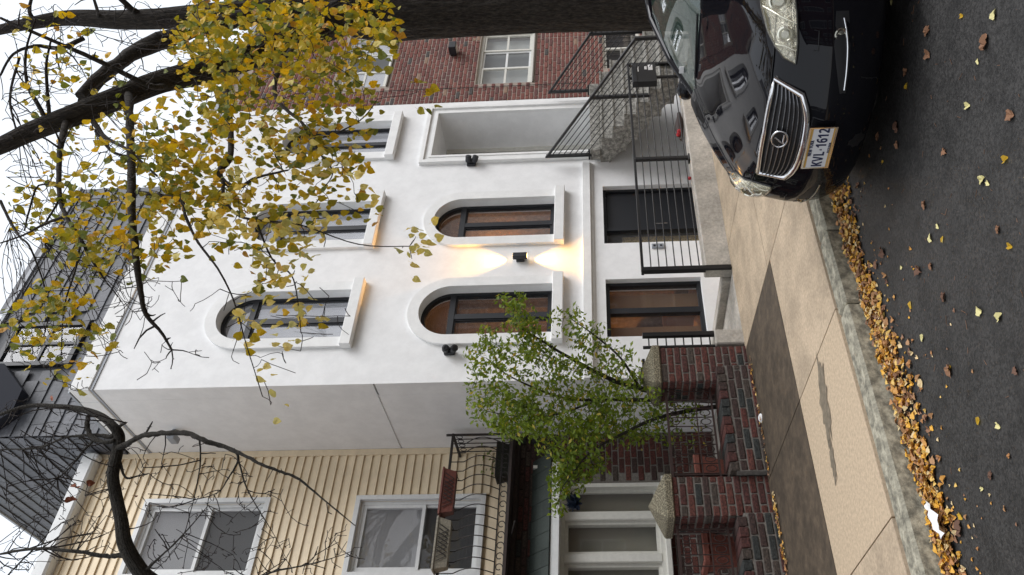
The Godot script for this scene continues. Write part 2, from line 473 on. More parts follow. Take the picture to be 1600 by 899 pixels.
func ground():
	struct("ground", bx(Vector3(-200, -0.6, -200), Vector3(200, -0.5, 200)), M.soil)
	struct("road", bx(Vector3(-60, -0.3, 4.82), Vector3(60, 0.0, 14.4)), M.asphalt)
	# dry asphalt left under the parked car
	var dry := MB.new()
	var o := PackedVector2Array()
	for k in [[4.64, 6.62], [4.62, 6.45], [4.52, 6.32], [4.46, 6.19], [4.36, 6.05], [4.29, 5.91], [4.33, 5.74], [4.41, 5.55], [4.43, 5.38], [4.48, 5.24], [4.7, 5.2], [8.3, 5.25], [8.3, 6.85], [4.8, 6.85]]:
		o.append(Vector2(k[0] + rng.randf_range(-0.015, 0.015), -k[1]))
	var t := Geometry2D.triangulate_polygon(o)
	for k in range(0, t.size(), 3):
		dry.otri(Vector3(o[t[k]].x, 0.004, -o[t[k]].y), Vector3(o[t[k + 1]].x, 0.004, -o[t[k + 1]].y), Vector3(o[t[k + 2]].x, 0.004, -o[t[k + 2]].y), Vector3.UP)
	struct("dry_road_patch", dry, M.asphalt_dry)
	# pavement: a bed, kerb stones, slabs
	var walk := Node3D.new()
	walk.name = "pavement"
	walk.set_meta("kind", "structure")
	add_child(walk)
	var bed := MB.new()
	bed.hexa([Vector3(-60, -0.3, -1.5), Vector3(60, -0.3, -1.5), Vector3(60, -0.3, 4.6), Vector3(-60, -0.3, 4.6), Vector3(-60, walk_y(1.84) - 0.045, -1.5), Vector3(60, walk_y(1.84) - 0.045, -1.5), Vector3(60, walk_y(4.62) - 0.045, 4.6), Vector3(-60, walk_y(4.62) - 0.045, 4.6)])
	# the bed is flat in front of the houses and falls to the kerb
	bed = MB.new()
	bed.hexa([Vector3(-60, -0.4, 1.9), Vector3(60, -0.4, 1.9), Vector3(60, -0.4, 4.62), Vector3(-60, -0.4, 4.62), Vector3(-60, walk_y(1.9) - 0.03, 1.9), Vector3(60, walk_y(1.9) - 0.03, 1.9), Vector3(60, walk_y(4.62) - 0.03, 4.62), Vector3(-60, walk_y(4.62) - 0.03, 4.62)])
	part("bed", bed, M.joint, walk)
	var joints := [-6.0, -4.4, -2.8, -1.2, 0.4, 2.0, 3.59, 5.2, 6.8, 8.4, 10.0, 11.6, 13.2, 14.8, 16.4, 18.0]
	for k in joints.size() - 1:
		var m: Material = M["slab%d" % (rng.randi() % 3)]
		if joints[k + 1] < 5.3:
			slab(walk, joints[k], joints[k + 1], 3.37, 4.62, m)
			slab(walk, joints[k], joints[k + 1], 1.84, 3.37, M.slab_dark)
		else:
			slab(walk, joints[k], joints[k + 1], 3.25, 4.62, m)
			slab(walk, joints[k], joints[k + 1], 1.84, 3.25, M["slab%d" % (rng.randi() % 3)])
	var kx := -6.0
	while kx < 18.0:
		var l := 1.9 + rng.randf() * 0.8
		if kx < 4.2 and kx + l > 4.2: l = 4.2 - kx
		var b := MB.new()
		b.cbox(Vector3(kx + 0.004, -0.2, 4.632 + rng.randf_range(-0.004, 0.006)), Vector3(kx + l - 0.004, 0.15 + rng.randf_range(-0.006, 0.004), 4.82 + rng.randf_range(-0.01, 0.006)), 0.018)
		part("kerb_stone", b, M.kerb, walk)
		kx += l
	var wet := MB.new()     # wet runs on the slabs
	for w in [[3.22, 3.96, 0.32, 0.10, 0.25], [2.78, 3.84, 0.16, 0.05, 0.2]]:
		var ol := []
		for a in 26:
			var th := TAU * a / 26.0
			var rr := 1.0 + 0.25 * sin(a * 2.7 + w[0] * 9.0) + 0.12 * sin(a * 5.1)
			var lx: float = cos(th) * w[2] * rr
			var lz: float = sin(th) * w[3] * rr + lx * w[4]
			ol.append(Vector3(w[0] + lx, walk_y(w[1] + lz) + 0.004, w[1] + lz))
		for a in 26: wet.otri(Vector3(w[0], walk_y(w[1]) + 0.004, w[1]), ol[a], ol[(a + 1) % 26], Vector3.UP)
	part("wet_stain", wet, M.wet_stain, walk)
	# areaway floors
	struct("areaway_floor", bx(Vector3(6.6, -0.5, -0.5), Vector3(10.6, -0.2, 1.7)), M.concrete)
	struct("entry_floor", bx(Vector3(5.45, -0.4, -1.5), Vector3(6.42, 0.245, 1.838)), M.concrete)
	struct("garden_bed", bx(Vector3(-2.0, -0.4, -1.55), Vector3(5.44, 0.26, 1.6)), M.soil)
	struct("neighbour_areaway", bx(Vector3(12.62, -0.4, 0.0), Vector3(18.0, 0.24, 1.838)), M.concrete)

# a wall with openings: rects [x0, x1, y0, y1, arched]; front at z1, thickness d
func pierced(b: MB, x0: float, x1: float, y0: float, y1: float, holes: Array, z1: float, d: float):
	var xs := [x0, x1]
	var ys := [y0, y1]
	for h in holes:
		xs.append(h[0]); xs.append(h[1]); ys.append(h[2]); ys.append(h[3])
	xs.sort(); ys.sort()
	for i in xs.size() - 1:
		for j in ys.size() - 1:
			if xs[i + 1] - xs[i] < 1e-5 or ys[j + 1] - ys[j] < 1e-5: continue
			var mx: float = (xs[i] + xs[i + 1]) / 2.0
			var my: float = (ys[j] + ys[j + 1]) / 2.0
			var inside := false
			for h in holes:
				if mx > h[0] and mx < h[1] and my > h[2] and my < h[3]: inside = true
			if inside: continue
			for z in [z1, z1 - d]:
				b.oquad(Vector3(xs[i], ys[j], z), Vector3(xs[i + 1], ys[j], z), Vector3(xs[i + 1], ys[j + 1], z), Vector3(xs[i], ys[j + 1], z), Vector3(0, 0, 1 if z == z1 else -1))
	for h in holes:
		var p := outline(h, 0.0)
		var c := Vector2((h[0] + h[1]) / 2.0, (h[2] + h[3]) / 2.0)
		for k in p.size():
			var q: Vector2 = p[k]
			var r: Vector2 = p[(k + 1) % p.size()]
			var m := (q + r) / 2.0
			b.oquad(Vector3(q.x, q.y, z1), Vector3(r.x, r.y, z1), Vector3(r.x, r.y, z1 - d), Vector3(q.x, q.y, z1 - d), Vector3(c.x - m.x, c.y - m.y, 0))
			if h[4] and q.y > h[3] - (h[1] - h[0]) / 2.0 - 1e-4 and r.y > h[3] - (h[1] - h[0]) / 2.0 - 1e-4:
				for z in [z1, z1 - d]:
					b.oquad(Vector3(q.x, q.y, z), Vector3(r.x, r.y, z), Vector3(r.x, h[3], z), Vector3(q.x, h[3], z), Vector3(0, 0, 1 if z == z1 else -1))

func outline(h: Array, grow: float) -> PackedVector2Array:     # up the left side, over, down the right
	var p := PackedVector2Array()
	var x0: float = h[0] - grow
	var x1: float = h[1] + grow
	var y0: float = h[2] - grow
	var y1: float = h[3] + grow
	p.append(Vector2(x0, y0))
	if h[4]:
		var r := (x1 - x0) / 2.0
		for k in 25:
			var a := PI - PI * k / 24.0
			p.append(Vector2((x0 + x1) / 2.0 + cos(a) * r, y1 - r + sin(a) * r))
	else:
		p.append(Vector2(x0, y1)); p.append(Vector2(x1, y1))
	p.append(Vector2(x1, y0))
	return p

func arch_window(house: Node3D, h: Array, gl: Material) -> MeshInstance3D:
	var fr := MB.new()
	var za := -0.21
	var zb := -0.13
	fr.ring(outline(h, -0.001), outline(h, -0.055), za, zb, true)
	var xm: float = (h[0] + h[1]) / 2.0
	var sp: float = h[3] - (h[1] - h[0]) / 2.0
	fr.box(Vector3(h[0] + 0.05, sp - 0.045, za + 0.004), Vector3(h[1] - 0.05, sp + 0.045, zb + 0.012))
	fr.box(Vector3(xm - 0.045, h[2] + 0.05, za + 0.006), Vector3(xm + 0.045, sp - 0.045, zb + 0.006))
	for s in [[h[0] + 0.055, xm - 0.045], [xm + 0.045, h[1] - 0.055]]:      # sash rails
		var o := PackedVector2Array([Vector2(s[0], h[2] + 0.055), Vector2(s[0], sp - 0.045), Vector2(s[1], sp - 0.045), Vector2(s[1], h[2] + 0.055)])
		var i := PackedVector2Array([Vector2(s[0] + 0.022, h[2] + 0.085), Vector2(s[0] + 0.022, sp - 0.067), Vector2(s[1] - 0.022, sp - 0.067), Vector2(s[1] - 0.022, h[2] + 0.085)])
		fr.ring(o, i, za + 0.01, zb - 0.012, true)
	var w := part("window", fr, M.black_frame, house)
	for s in [[h[0] + 0.05, xm - 0.04], [xm + 0.04, h[1] - 0.05]]:
		var pn := MB.new()
		pn.face(PackedVector2Array([Vector2(s[0], h[2] + 0.05), Vector2(s[1], h[2] + 0.05), Vector2(s[1], sp - 0.04), Vector2(s[0], sp - 0.04)]), -0.165)
		part("pane", pn, gl, w)
	var tp := outline([h[0], h[1], sp - 0.05, h[3], true], -0.05)
	var top := MB.new()
	top.face(tp, -0.165)
	part("pane", top, gl, w)
	var su := MB.new()
	su.ring(outline([h[0], h[1], h[2] + 0.17, h[3], h[4]], 0.17), outline([h[0], h[1], h[2], h[3], h[4]], 0.0), 0.0, 0.055, false)
	part("surround", su, M.trim_white, w)
	var sl := MB.new()
	sl.cbox(Vector3(h[0] - 0.185, h[2] - 0.165, 0.001), Vector3(h[1] + 0.185, h[2] - 0.001, 0.13), 0.008)
	part("sill", sl, M.trim_white, w)
	return w

func room(parent: Node3D, x0: float, x1: float, y0: float, y1: float, z0: float, z1: float, wall: Material, floor_m: Material):
	var b := MB.new()
	b.box(Vector3(x0 - 0.1, y0, z0 - 0.1), Vector3(x1 + 0.1, y1, z0))
	b.box(Vector3(x0 - 0.1, y0, z0 + 0.001), Vector3(x0, y1, z1))
	b.box(Vector3(x1, y0, z0 + 0.001), Vector3(x1 + 0.1, y1, z1))
	b.box(Vector3(x0 - 0.1, y1 + 0.001, z0 - 0.1), Vector3(x1 + 0.1, y1 + 0.08, z1))
	part("room_wall", b, wall, parent)
	part("room_floor", bx(Vector3(x0 - 0.1, y0 - 0.08, z0 - 0.1), Vector3(x1 + 0.1, y0 - 0.001, z1)), floor_m, parent)

func room_lamp(parent: Node3D, where: Vector3, top: float, energy: float):
	var sh := MB.new()
	sh.lathe([Vector2(0.02, 0.20), Vector2(0.09, 0.19), Vector2(0.16, 0.0), Vector2(0.15, 0.0), Vector2(0.085, 0.18)], where, 14)
	var l := part("pendant_shade", sh, M.lamp_glow, parent)
	part("cord", bar(where + Vector3(0, 0.2, 0), Vector3(where.x, top, where.z), 0.006), M.black_frame, l)
	var o := OmniLight3D.new()
	o.name = "pendant_light"
	o.position = where - Vector3(0, 0.08, 0)
	o.light_color = Color(1.0, 0.76, 0.46)
	o.light_energy = energy
	o.light_size = 0.12
	o.omni_range = 12.0
	o.omni_attenuation = 2.0
	o.shadow_enabled = true
	parent.add_child(o)

func white_house():
	var H := thing("white_house", "white stucco three storey row house with black arched windows and a stoop", "house")
	var up := [[6.89, 7.80, 5.715, 7.75, true], [8.88, 9.78, 5.715, 7.75, true], [11.08, 11.98, 5.715, 7.75, true]]
	var low := [[6.88, 7.81, 2.61, 4.63, true], [8.85, 9.75, 2.61, 4.63, true]]
	var door := [10.92, 12.14, 2.0, 4.87, false]
	var gw := [6.80, 7.90, 0.345, 1.80, false]
	var gd := [8.66, 10.0, -0.2, 1.80, false]
	var f := MB.new()
	pierced(f, 6.08, 12.53, -0.3, 9.56, up + low + [door, gw, gd], 0.0, 0.3)
	part("facade_wall", f, M.stucco, H)
	var s := MB.new()
	s.box(Vector3(6.08, -0.3, -9.0), Vector3(6.3, 5.107, -0.3))
	s.box(Vector3(6.08, 5.133, -9.0), Vector3(6.3, 9.50, -0.3))
	s.box(Vector3(6.10, 5.107, -9.0), Vector3(6.3, 5.133, -0.3))
	# the corner return of the front wall, cut by the same joint
	s.box(Vector3(6.081, -0.3, -0.3), Vector3(6.2, 5.107, -0.002)); s.box(Vector3(6.081, 5.133, -0.3), Vector3(6.2, 9.5, -0.002))
	part("side_wall", s, M.stucco, H)
	part("back_wall", bx(Vector3(6.3, -0.3, -9.0), Vector3(12.53, 9.5, -8.8)), M.stucco, H)
	part("roof", bx(Vector3(6.3, 9.1, -8.8), Vector3(12.53, 9.3, -0.3)), M.flashing, H)
	# parapet above the groove, front and side
	var pa := MB.new()
	pa.cbox(Vector3(6.06, 9.265, -0.30), Vector3(12.53, 9.57, 0.035), 0.01)
	pa.cbox(Vector3(6.055, 9.265, -9.0), Vector3(6.32, 9.575, -0.301), 0.01)
	part("parapet", pa, M.trim_white, H)
	var grv := MB.new()
	grv.box(Vector3(6.07, 9.225, -9.0), Vector3(6.3, 9.264, -0.3)); grv.box(Vector3(6.07, 9.225, -0.3), Vector3(12.53, 9.264, 0.016))
	part("parapet_joint", grv, M.flashing, H)
	# string course
	var bd := MB.new()
	bd.cbox(Vector3(6.05, 2.01, 0.001), Vector3(10.60, 2.145, 0.075), 0.006)
	part("string_course", bd, M.trim_white, H)
	part("base_wall", bx(Vector3(6.082, 1.97, 0.0005), Vector3(10.6, 2.009, 0.03)), M.trim_white, H)
	for h in up: arch_window(H, h, M.glass_sky)
	for h in low: arch_window(H, h, M.glass_clear)
	# garden window
	var g := MB.new()
	g.ring(outline(gw, -0.001), outline(gw, -0.06), -0.20, -0.10, true)
	g.box(Vector3(7.30, 0.40, -0.19), Vector3(7.40, 1.745, -0.095))
	var w := part("window", g, M.black_frame, H)
	for q in [[6.85, 7.31], [7.39, 7.85]]:
		var pn := MB.new()
		pn.face(PackedVector2Array([Vector2(q[0], 0.39), Vector2(q[1], 0.39), Vector2(q[1], 1.75), Vector2(q[0], 1.75)]), -0.15)
		part("pane", pn, M.glass_clear, w)
	# garden door: black door, sidelight at its left
	var d := MB.new()
	d.ring(outline(gd, -0.001), outline(gd, -0.05), -0.20, -0.09, true)
	d.box(Vector3(9.02, -0.15, -0.195), Vector3(9.09, 1.75, -0.085))
	var dw := part("door", d, M.black_frame, H)
	part("door_leaf", bx(Vector3(9.095, -0.15, -0.18), Vector3(9.945, 1.745, -0.13), 0.004), M.black_frame, dw)
	part("handle", bar(Vector3(9.16, 0.75, -0.09), Vector3(9.16, 0.95, -0.09), 0.01), M.chrome, dw)
	var sp := MB.new()
	sp.face(PackedVector2Array([Vector2(8.71, -0.15), Vector2(9.02, -0.15), Vector2(9.02, 1.75), Vector2(8.71, 1.75)]), -0.15)
	part("pane", sp, M.glass_clear, dw)
	part("blind", bx(Vector3(8.70, -0.15, -0.28), Vector3(9.03, 1.50, -0.26)), M.straw_blind, dw)
	# front door recess with its moulded surround
	var sr := MB.new()
	sr.ring(outline([10.92, 12.14, 2.0, 4.87, false], 0.20), outline([10.92, 12.14, 1.93, 4.87, false], 0.13), 0.0, 0.075, false)
	sr.ring(outline([10.92, 12.14, 1.93, 4.87, false], 0.13), outline([10.92, 12.14, 1.845, 4.87, false], 0.045), 0.0, 0.04, false)
	sr.ring(outline([10.92, 12.14, 1.845, 4.87, false], 0.045), outline([10.92, 12.14, 1.8, 4.87, false], 0.0), 0.0, 0.055, false)
	part("door_surround", sr, M.trim_white, H)
	var rc := MB.new()
	rc.box(Vector3(12.14, 1.9, -0.95), Vector3(12.3, 5.0, -0.3)); rc.box(Vector3(10.76, 1.9, -0.95), Vector3(10.92, 5.0, -0.3))
	rc.box(Vector3(10.92, 4.87, -0.95), Vector3(12.14, 5.0, -0.3)); rc.box(Vector3(10.92, 1.85, -0.95), Vector3(12.14, 1.999, -0.3))
	part("recess", rc, M.stucco, H)
	var fd := MB.new()
	fd.ring(outline([10.92, 12.14, 2.0, 4.86, false], 0.0), outline([10.92, 12.14, 2.0, 4.86, false], -0.11), -0.95, -0.84, true)
	var fp := part("front_door", fd, M.aged_white, H)
	part("door_leaf", bx(Vector3(11.03, 2.0, -0.93), Vector3(12.03, 4.75, -0.88), 0.004), M.black_frame, fp)
	part("handle", bar(Vector3(11.15, 2.9, -0.85), Vector3(11.15, 3.2, -0.85), 0.012), M.chrome, fp)
	# rooms behind the glass
	room(H, 6.35, 8.45, -0.2, 1.90, -4.0, -0.3, M.room_warm, M.room_floor)
	room(H, 8.6, 10.6, -0.2, 1.90, -3.0, -0.3, M.room_pale, M.room_floor)
	room(H, 6.35, 10.6, 2.1, 4.95, -4.0, -0.3, M.room_warm, M.room_floor)
	room(H, 6.35, 12.4, 5.2, 8.6, -4.0, -0.3, M.room_pale, M.room_floor)
	room_lamp(H, Vector3(7.3, 1.6, -2.6), 1.9, 0.5)
	room_lamp(H, Vector3(10.1, 4.1, -2.3), 4.95, 0.6)
	# sheer curtains
	for q in [[7.02, 7.28, M.curtain_tan], [7.62, 7.92, M.curtain_tan]]:
		var cv := MB.new()
		for k in 10:
			var xa: float = lerpf(q[0], q[1], k / 10.0)
			var xb: float = lerpf(q[0], q[1], (k + 1) / 10.0)
			cv.quad(Vector3(xa, 0.2, -0.42 - 0.04 * (k % 2)), Vector3(xb, 0.2, -0.42 - 0.04 * ((k + 1) % 2)), Vector3(xb, 1.85, -0.42 - 0.04 * ((k + 1) % 2)), Vector3(xa, 1.85, -0.42 - 0.04 * (k % 2)))
		part("curtain", cv, q[2], H)
	for x in [6.9, 8.9, 11.1]:
		var cu := MB.new()
		for k in 18:
			var xa: float = x + k * 0.05
			cu.quad(Vector3(xa, 5.72, -0.45 - 0.02 * (k % 2)), Vector3(xa + 0.05, 5.72, -0.45 - 0.02 * ((k + 1) % 2)), Vector3(xa + 0.05, 7.7, -0.45 - 0.02 * ((k + 1) % 2)), Vector3(xa, 7.7, -0.45 - 0.02 * (k % 2)))
		part("curtain", cu, M.curtain, H)
	# furniture seen through the garden window
	var a := thing("armchair", "tan leather armchair seen through the ground floor window", "armchair", Vector3(8.02, -0.2, -1.0))
	part("seat", bx(Vector3(-0.35, 0.15, -0.35), Vector3(0.35, 0.45, 0.35), 0.05), M.tan_leather, a)
	part("backrest", bx(Vector3(-0.35, 0.15, -0.5), Vector3(0.35, 1.05, -0.3), 0.06), M.tan_leather, a)
	for q in [-1, 1]: part("armrest", bx(Vector3(0.4 * q - 0.08, 0.1, -0.4), Vector3(0.4 * q + 0.08, 0.62, 0.35), 0.05), M.tan_leather, a)
	for q in [[-0.3, -0.35], [0.3, -0.35], [-0.3, 0.3], [0.3, 0.3]]: part("leg", bx(Vector3(q[0] - 0.03, 0.0, q[1] - 0.03), Vector3(q[0] + 0.03, 0.15, q[1] + 0.03)), M.black_frame, a)
	var cb := thing("cabinet", "brown wooden cabinet inside the ground floor room", "cabinet", Vector3(8.15, -0.2, -2.6))
	part("carcass", bx(Vector3(-0.28, 0.0, -0.6), Vector3(0.28, 1.5, 0.6), 0.01), M.room_floor, cb)
	for q in [-0.3, 0.3]: part("door", bx(Vector3(-0.3, 0.06, q - 0.27), Vector3(-0.281, 1.44, q + 0.27), 0.004), M.tan_leather, cb)

func slate_addition():
	var T := thing("slate_addition", "dark grey slate clad rooftop storey set back behind the white parapet", "building")
	var X0 := 6.08
	var X1 := 11.85
	var Z := -1.3
	var b := MB.new()
	b.hexa([Vector3(X0 + 0.02, 9.3, Z - 0.02), Vector3(X1 - 0.02, 9.3, Z - 0.02), Vector3(X1 - 0.02, 9.3, -9.0), Vector3(X0 + 0.02, 9.3, -9.0), Vector3(X0 + 0.02, 12.5, Z - 0.02), Vector3(X1 - 0.02, 12.45, Z - 0.02), Vector3(X1 - 0.02, 13.0, -9.0), Vector3(X0 + 0.02, 13.05, -9.0)])
	b.hexa([Vector3(X0 + 0.02, 12.4, -2.6), Vector3(X1 - 0.02, 12.4, -2.6), Vector3(X1 - 0.02, 12.9, -9.0), Vector3(X0 + 0.02, 12.9, -9.0), Vector3(X0 + 0.02, 13.06, -3.0), Vector3(X1 - 0.02, 13.06, -3.0), Vector3(X1 - 0.02, 13.07, -9.0), Vector3(X0 + 0.02, 13.07, -9.0)])
	part("core_wall", b, M.slate0, T)
	var win := [7.42, 8.34, 10.86, 12.2]
	# slates, each its own piece
	var ch := 0.235
	var y := 9.62
	var row := 0
	var pieces := []
	while y < 12.5:
		var x := X0 - (0.21 if row % 2 else 0.0)
		while x < X1:
			var l := 0.42
			var a := maxf(x, X0)
			var e := minf(x + l, X1)
			if e - a > 0.06 and not (e > win[0] and a < win[1] and y + ch > win[2]):
				pieces.append([0, a, e, y])
			x += l
		y += ch; row += 1
	y = 9.62
	row = 0
	while y < 13.0:
		var z := Z + (0.21 if row % 2 else 0.0)
		while z > -7.0:
			if y < 12.45 or z < -2.9:
				pieces.append([1, minf(z, Z), z - 0.42, y])
			z -= 0.42
		y += ch; row += 1
	var joined := MB.new()
	var count := 0
	var shared := {}
	for p in pieces:
		var key := "%d_%.2f" % [p[0], absf(p[2] - p[1])]
		if not shared.has(key):
			var m := MB.new()
			var l: float = absf(p[2] - p[1]) - 0.006
			var g := []
			for q in [[0.0, 0.0, 0.032], [l, 0.0, 0.032], [l, ch + 0.03, 0.008], [0.0, ch + 0.03, 0.008], [0.0, 0.0, 0.018], [l, 0.0, 0.018], [l, ch + 0.03, -0.006], [0.0, ch + 0.03, -0.006]]:
				g.append(Vector3(q[0], q[1], q[2]) if p[0] == 0 else Vector3(-q[2], q[1], -q[0]))
			m.hexa(g)
			shared[key] = m.mesh()
		count += 1
		var at_ := Vector3(p[1], p[3], Z) if p[0] == 0 else Vector3(X0, p[3], p[1])
		var o := part("slate", shared[key], M["slate%d" % (rng.randi() % 4)], T)
		o.position = at_ + (Vector3(0.003, rng.randf_range(-0.006, 0.006), rng.randf_range(0, 0.004)) if p[0] == 0 else Vector3(rng.randf_range(-0.004, 0), rng.randf_range(-0.006, 0.006), -0.003))
		if count > 300:
			for s in [o]:
				var t := Transform3D(Basis.IDENTITY, s.position)
				var arr: Array = s.mesh.surface_get_arrays(0)
				var cc := 0.08 + 0.05 * rng.randf()
				joined.colored = true
				joined.col = Color(cc, cc * 1.04, cc * 1.14)
				for k in arr[Mesh.ARRAY_VERTEX].size(): joined.put(t * arr[Mesh.ARRAY_VERTEX][k], arr[Mesh.ARRAY_NORMAL][k])
				T.remove_child(s)
				s.queue_free()
	if joined.v.size():
		var jm := mat("slate_mix", Color(1, 1, 1), 0.6, TX.mottle, 0.9)
		jm.vertex_color_use_as_albedo = true
		var o := part("slates", joined, jm, T)
		o.set_meta("kind", "stuff")
	# metal strips at the eaves and at the foot
	part("coping", bx(Vector3(X0 - 0.04, 12.5, Z - 0.3), Vector3(X1 + 0.03, 12.56, Z + 0.06)), M.flashing, T)
	part("side_coping", bx(Vector3(X0 - 0.05, 13.07, -7.0), Vector3(X0 + 0.1, 13.12, -2.9)), M.flashing, T)
	part("foot_flashing", bx(Vector3(X0 - 0.015, 9.5, Z + 0.0), Vector3(X1, 9.64, Z + 0.04)), M.slate1, T)
	var cp := MB.new()
	cp.hexa([Vector3(6.05, 9.577, Z + 0.05), Vector3(6.32, 9.577, Z + 0.05), Vector3(6.32, 9.577, -0.02), Vector3(6.05, 9.577, -0.02), Vector3(6.05, 9.66, Z + 0.05), Vector3(6.32, 9.66, Z + 0.05), Vector3(6.32, 9.60, -0.02), Vector3(6.05, 9.60, -0.02)])
	part("parapet_flashing", cp, M.flashing, T)
	# the window and the black bay beside it
	var fr := MB.new()
	fr.ring(outline([win[0], win[1], win[2], win[3], false], 0.0), outline([win[0], win[1], win[2], win[3], false], -0.08), Z - 0.02, Z + 0.07, true)
	fr.box(Vector3(7.85, win[2] + 0.05, Z), Vector3(7.91, win[3] - 0.05, Z + 0.06))
	fr.box(Vector3(win[0] + 0.06, 11.45, Z), Vector3(win[1] - 0.06, 11.5, Z + 0.055))
	var w := part("window", fr, M.black_frame, T)
	var pn := MB.new()
	pn.face(PackedVector2Array([Vector2(win[0] + 0.05, win[2] + 0.05), Vector2(win[1] - 0.05, win[2] + 0.05), Vector2(win[1] - 0.05, win[3] - 0.05), Vector2(win[0] + 0.05, win[3] - 0.05)]), Z + 0.03)
	part("pane", pn, M.glass_dark, w)
	var bay := MB.new()
	var o2 := PackedVector2Array([Vector2(7.36, 12.2), Vector2(7.36, 11.86), Vector2(6.84, 11.30), Vector2(6.42, 11.27), Vector2(6.2, 11.5), Vector2(6.2, 12.2)])
	bay.face(o2, Z + 0.22)
	for k in o2.size():
		var a := o2[k]
		var e := o2[(k + 1) % o2.size()]
		var mm := (a + e) / 2.0 - Vector2(6.8, 11.8)
		bay.oquad(Vector3(a.x, a.y, Z + 0.22), Vector3(e.x, e.y, Z + 0.22), Vector3(e.x, e.y, Z - 0.02), Vector3(a.x, a.y, Z - 0.02), Vector3(mm.x, mm.y, 0))
	part("black_bay", bay, M.navy_board, T)

func railing(parent: Node3D, x: float, pts: Array, posts: Array, bars: int, gap: float):   # pts: [z, y] of the top rail's two ends
	var a := Vector3(x, pts[0][1], pts[0][0])
	var b := Vector3(x, pts[1][1], pts[1][0])
	var tr := MB.new()
	var side := Vector3(0.02, 0, 0)
	tr.hexa([a - side, a + side, a + side - Vector3(0, 0.045, 0), a - side - Vector3(0, 0.045, 0), b - side, b + side, b + side - Vector3(0, 0.045, 0), b - side - Vector3(0, 0.045, 0)])
	part("top_rail", tr, M.black_iron, parent)
	for k in bars:
		var d := Vector3(0, -gap * (k + 1), 0)
		part("bar", bar(a + d, b + d, 0.0075), M.black_iron, parent)
	for p in posts:
		part("post", bx(Vector3(x - 0.026, p[1], p[0] - 0.026), Vector3(x + 0.026, p[2], p[0] + 0.026), 0.003), M.black_iron, parent)

func stoop():
	var S := thing("stoop", "weathered concrete front steps rising to the recessed white doorway", "steps")
	var x0 := 10.60
	var x1 := 12.52
	part("landing", bx(Vector3(x0, 1.82, 0.08), Vector3(x1, 1.995, 0.31), 0.008), M.stoop_concrete, S)
	var n := 9
	for k in n:
		var z := 0.31 + 0.24 * k
		var y := 1.995 - 0.1955 * (k + 1)
		var b := MB.new()
		if k < n - 1:
			b.hexa([Vector3(x0, y - 0.196, z), Vector3(x1, y - 0.196, z), Vector3(x1, y - 0.196, z + 0.25), Vector3(x0, y - 0.196, z + 0.25), Vector3(x0, y, z - 0.002), Vector3(x1, y, z - 0.002), Vector3(x1, y, z + 0.25), Vector3(x0, y, z + 0.25)])
		else:
			b.box(Vector3(x0, 0.1, z), Vector3(x1, y, z + 0.25))
		part("step", b, M.stoop_concrete, S)
		if k < n - 1:
			part("nosing", bx(Vector3(x0 - 0.012, y - 0.035, z + 0.2), Vector3(x1 + 0.006, y + 0.004, z + 0.268), 0.006), M.stoop_concrete, S)
	var sl := MB.new()     # the sloping slab that carries the steps
	var prof := [[0.002, 1.66], [0.30, 1.80], [2.2, 0.30], [2.2, 0.12], [1.98, 0.12]]
	for x in [x0 + 0.001, x1 - 0.001]:
		for k in prof.size() - 2:
			sl.otri(Vector3(x, prof[0][1], prof[0][0]), Vector3(x, prof[k + 1][1], prof[k + 1][0]), Vector3(x, prof[k + 2][1], prof[k + 2][0]), Vector3(-1 if x < 11 else 1, 0, 0))
	for k in prof.size():
		var p: Array = prof[k]
		var q: Array = prof[(k + 1) % prof.size()]
		var m := Vector3(0, (p[1] + q[1]) / 2.0 - 0.95, (p[0] + q[0]) / 2.0 - 1.15)
		sl.oquad(Vector3(x0 + 0.001, p[1], p[0]), Vector3(x1 - 0.001, p[1], p[0]), Vector3(x1 - 0.001, q[1], q[0]), Vector3(x0 + 0.001, q[1], q[0]), m)
	part("slab", sl, M.stoop_concrete, S)
	part("side_wall", bx(Vector3(x0 + 0.03, 1.655, 0.002), Vector3(x1 - 0.03, 1.82, 0.30)), M.stoop_concrete, S)
	for k in 8:            # string wall under the steps, closed on the side
		var z := 0.31 + 0.24 * k
		var y := 1.995 - 0.1955 * (k + 1)
		part("string_wall", bx(Vector3(x0 + 0.004, y - 0.42, z - 0.06), Vector3(x0 + 0.2, y - 0.19, z + 0.25)), M.stoop_concrete, S)
	for r in [[10.62, "black iron handrail on the open edge of the stoop beside the bar fence"], [12.48, "black iron handrail between the concrete stoop and the red brick house"]]:
		var R := thing("handrail", r[1], "handrail", Vector3.ZERO)
		railing(R, r[0], [[0.16, 2.79], [2.46, 1.25]], [[0.19, 1.97, 2.77], [1.39, 0.98, 1.965], [2.44, 0.2, 1.26]], 7, 0.098)
		part("foot_bar", bx(Vector3(r[0] - 0.02, 1.998, 0.09), Vector3(r[0] + 0.02, 2.03, 0.30)), M.black_iron, R)

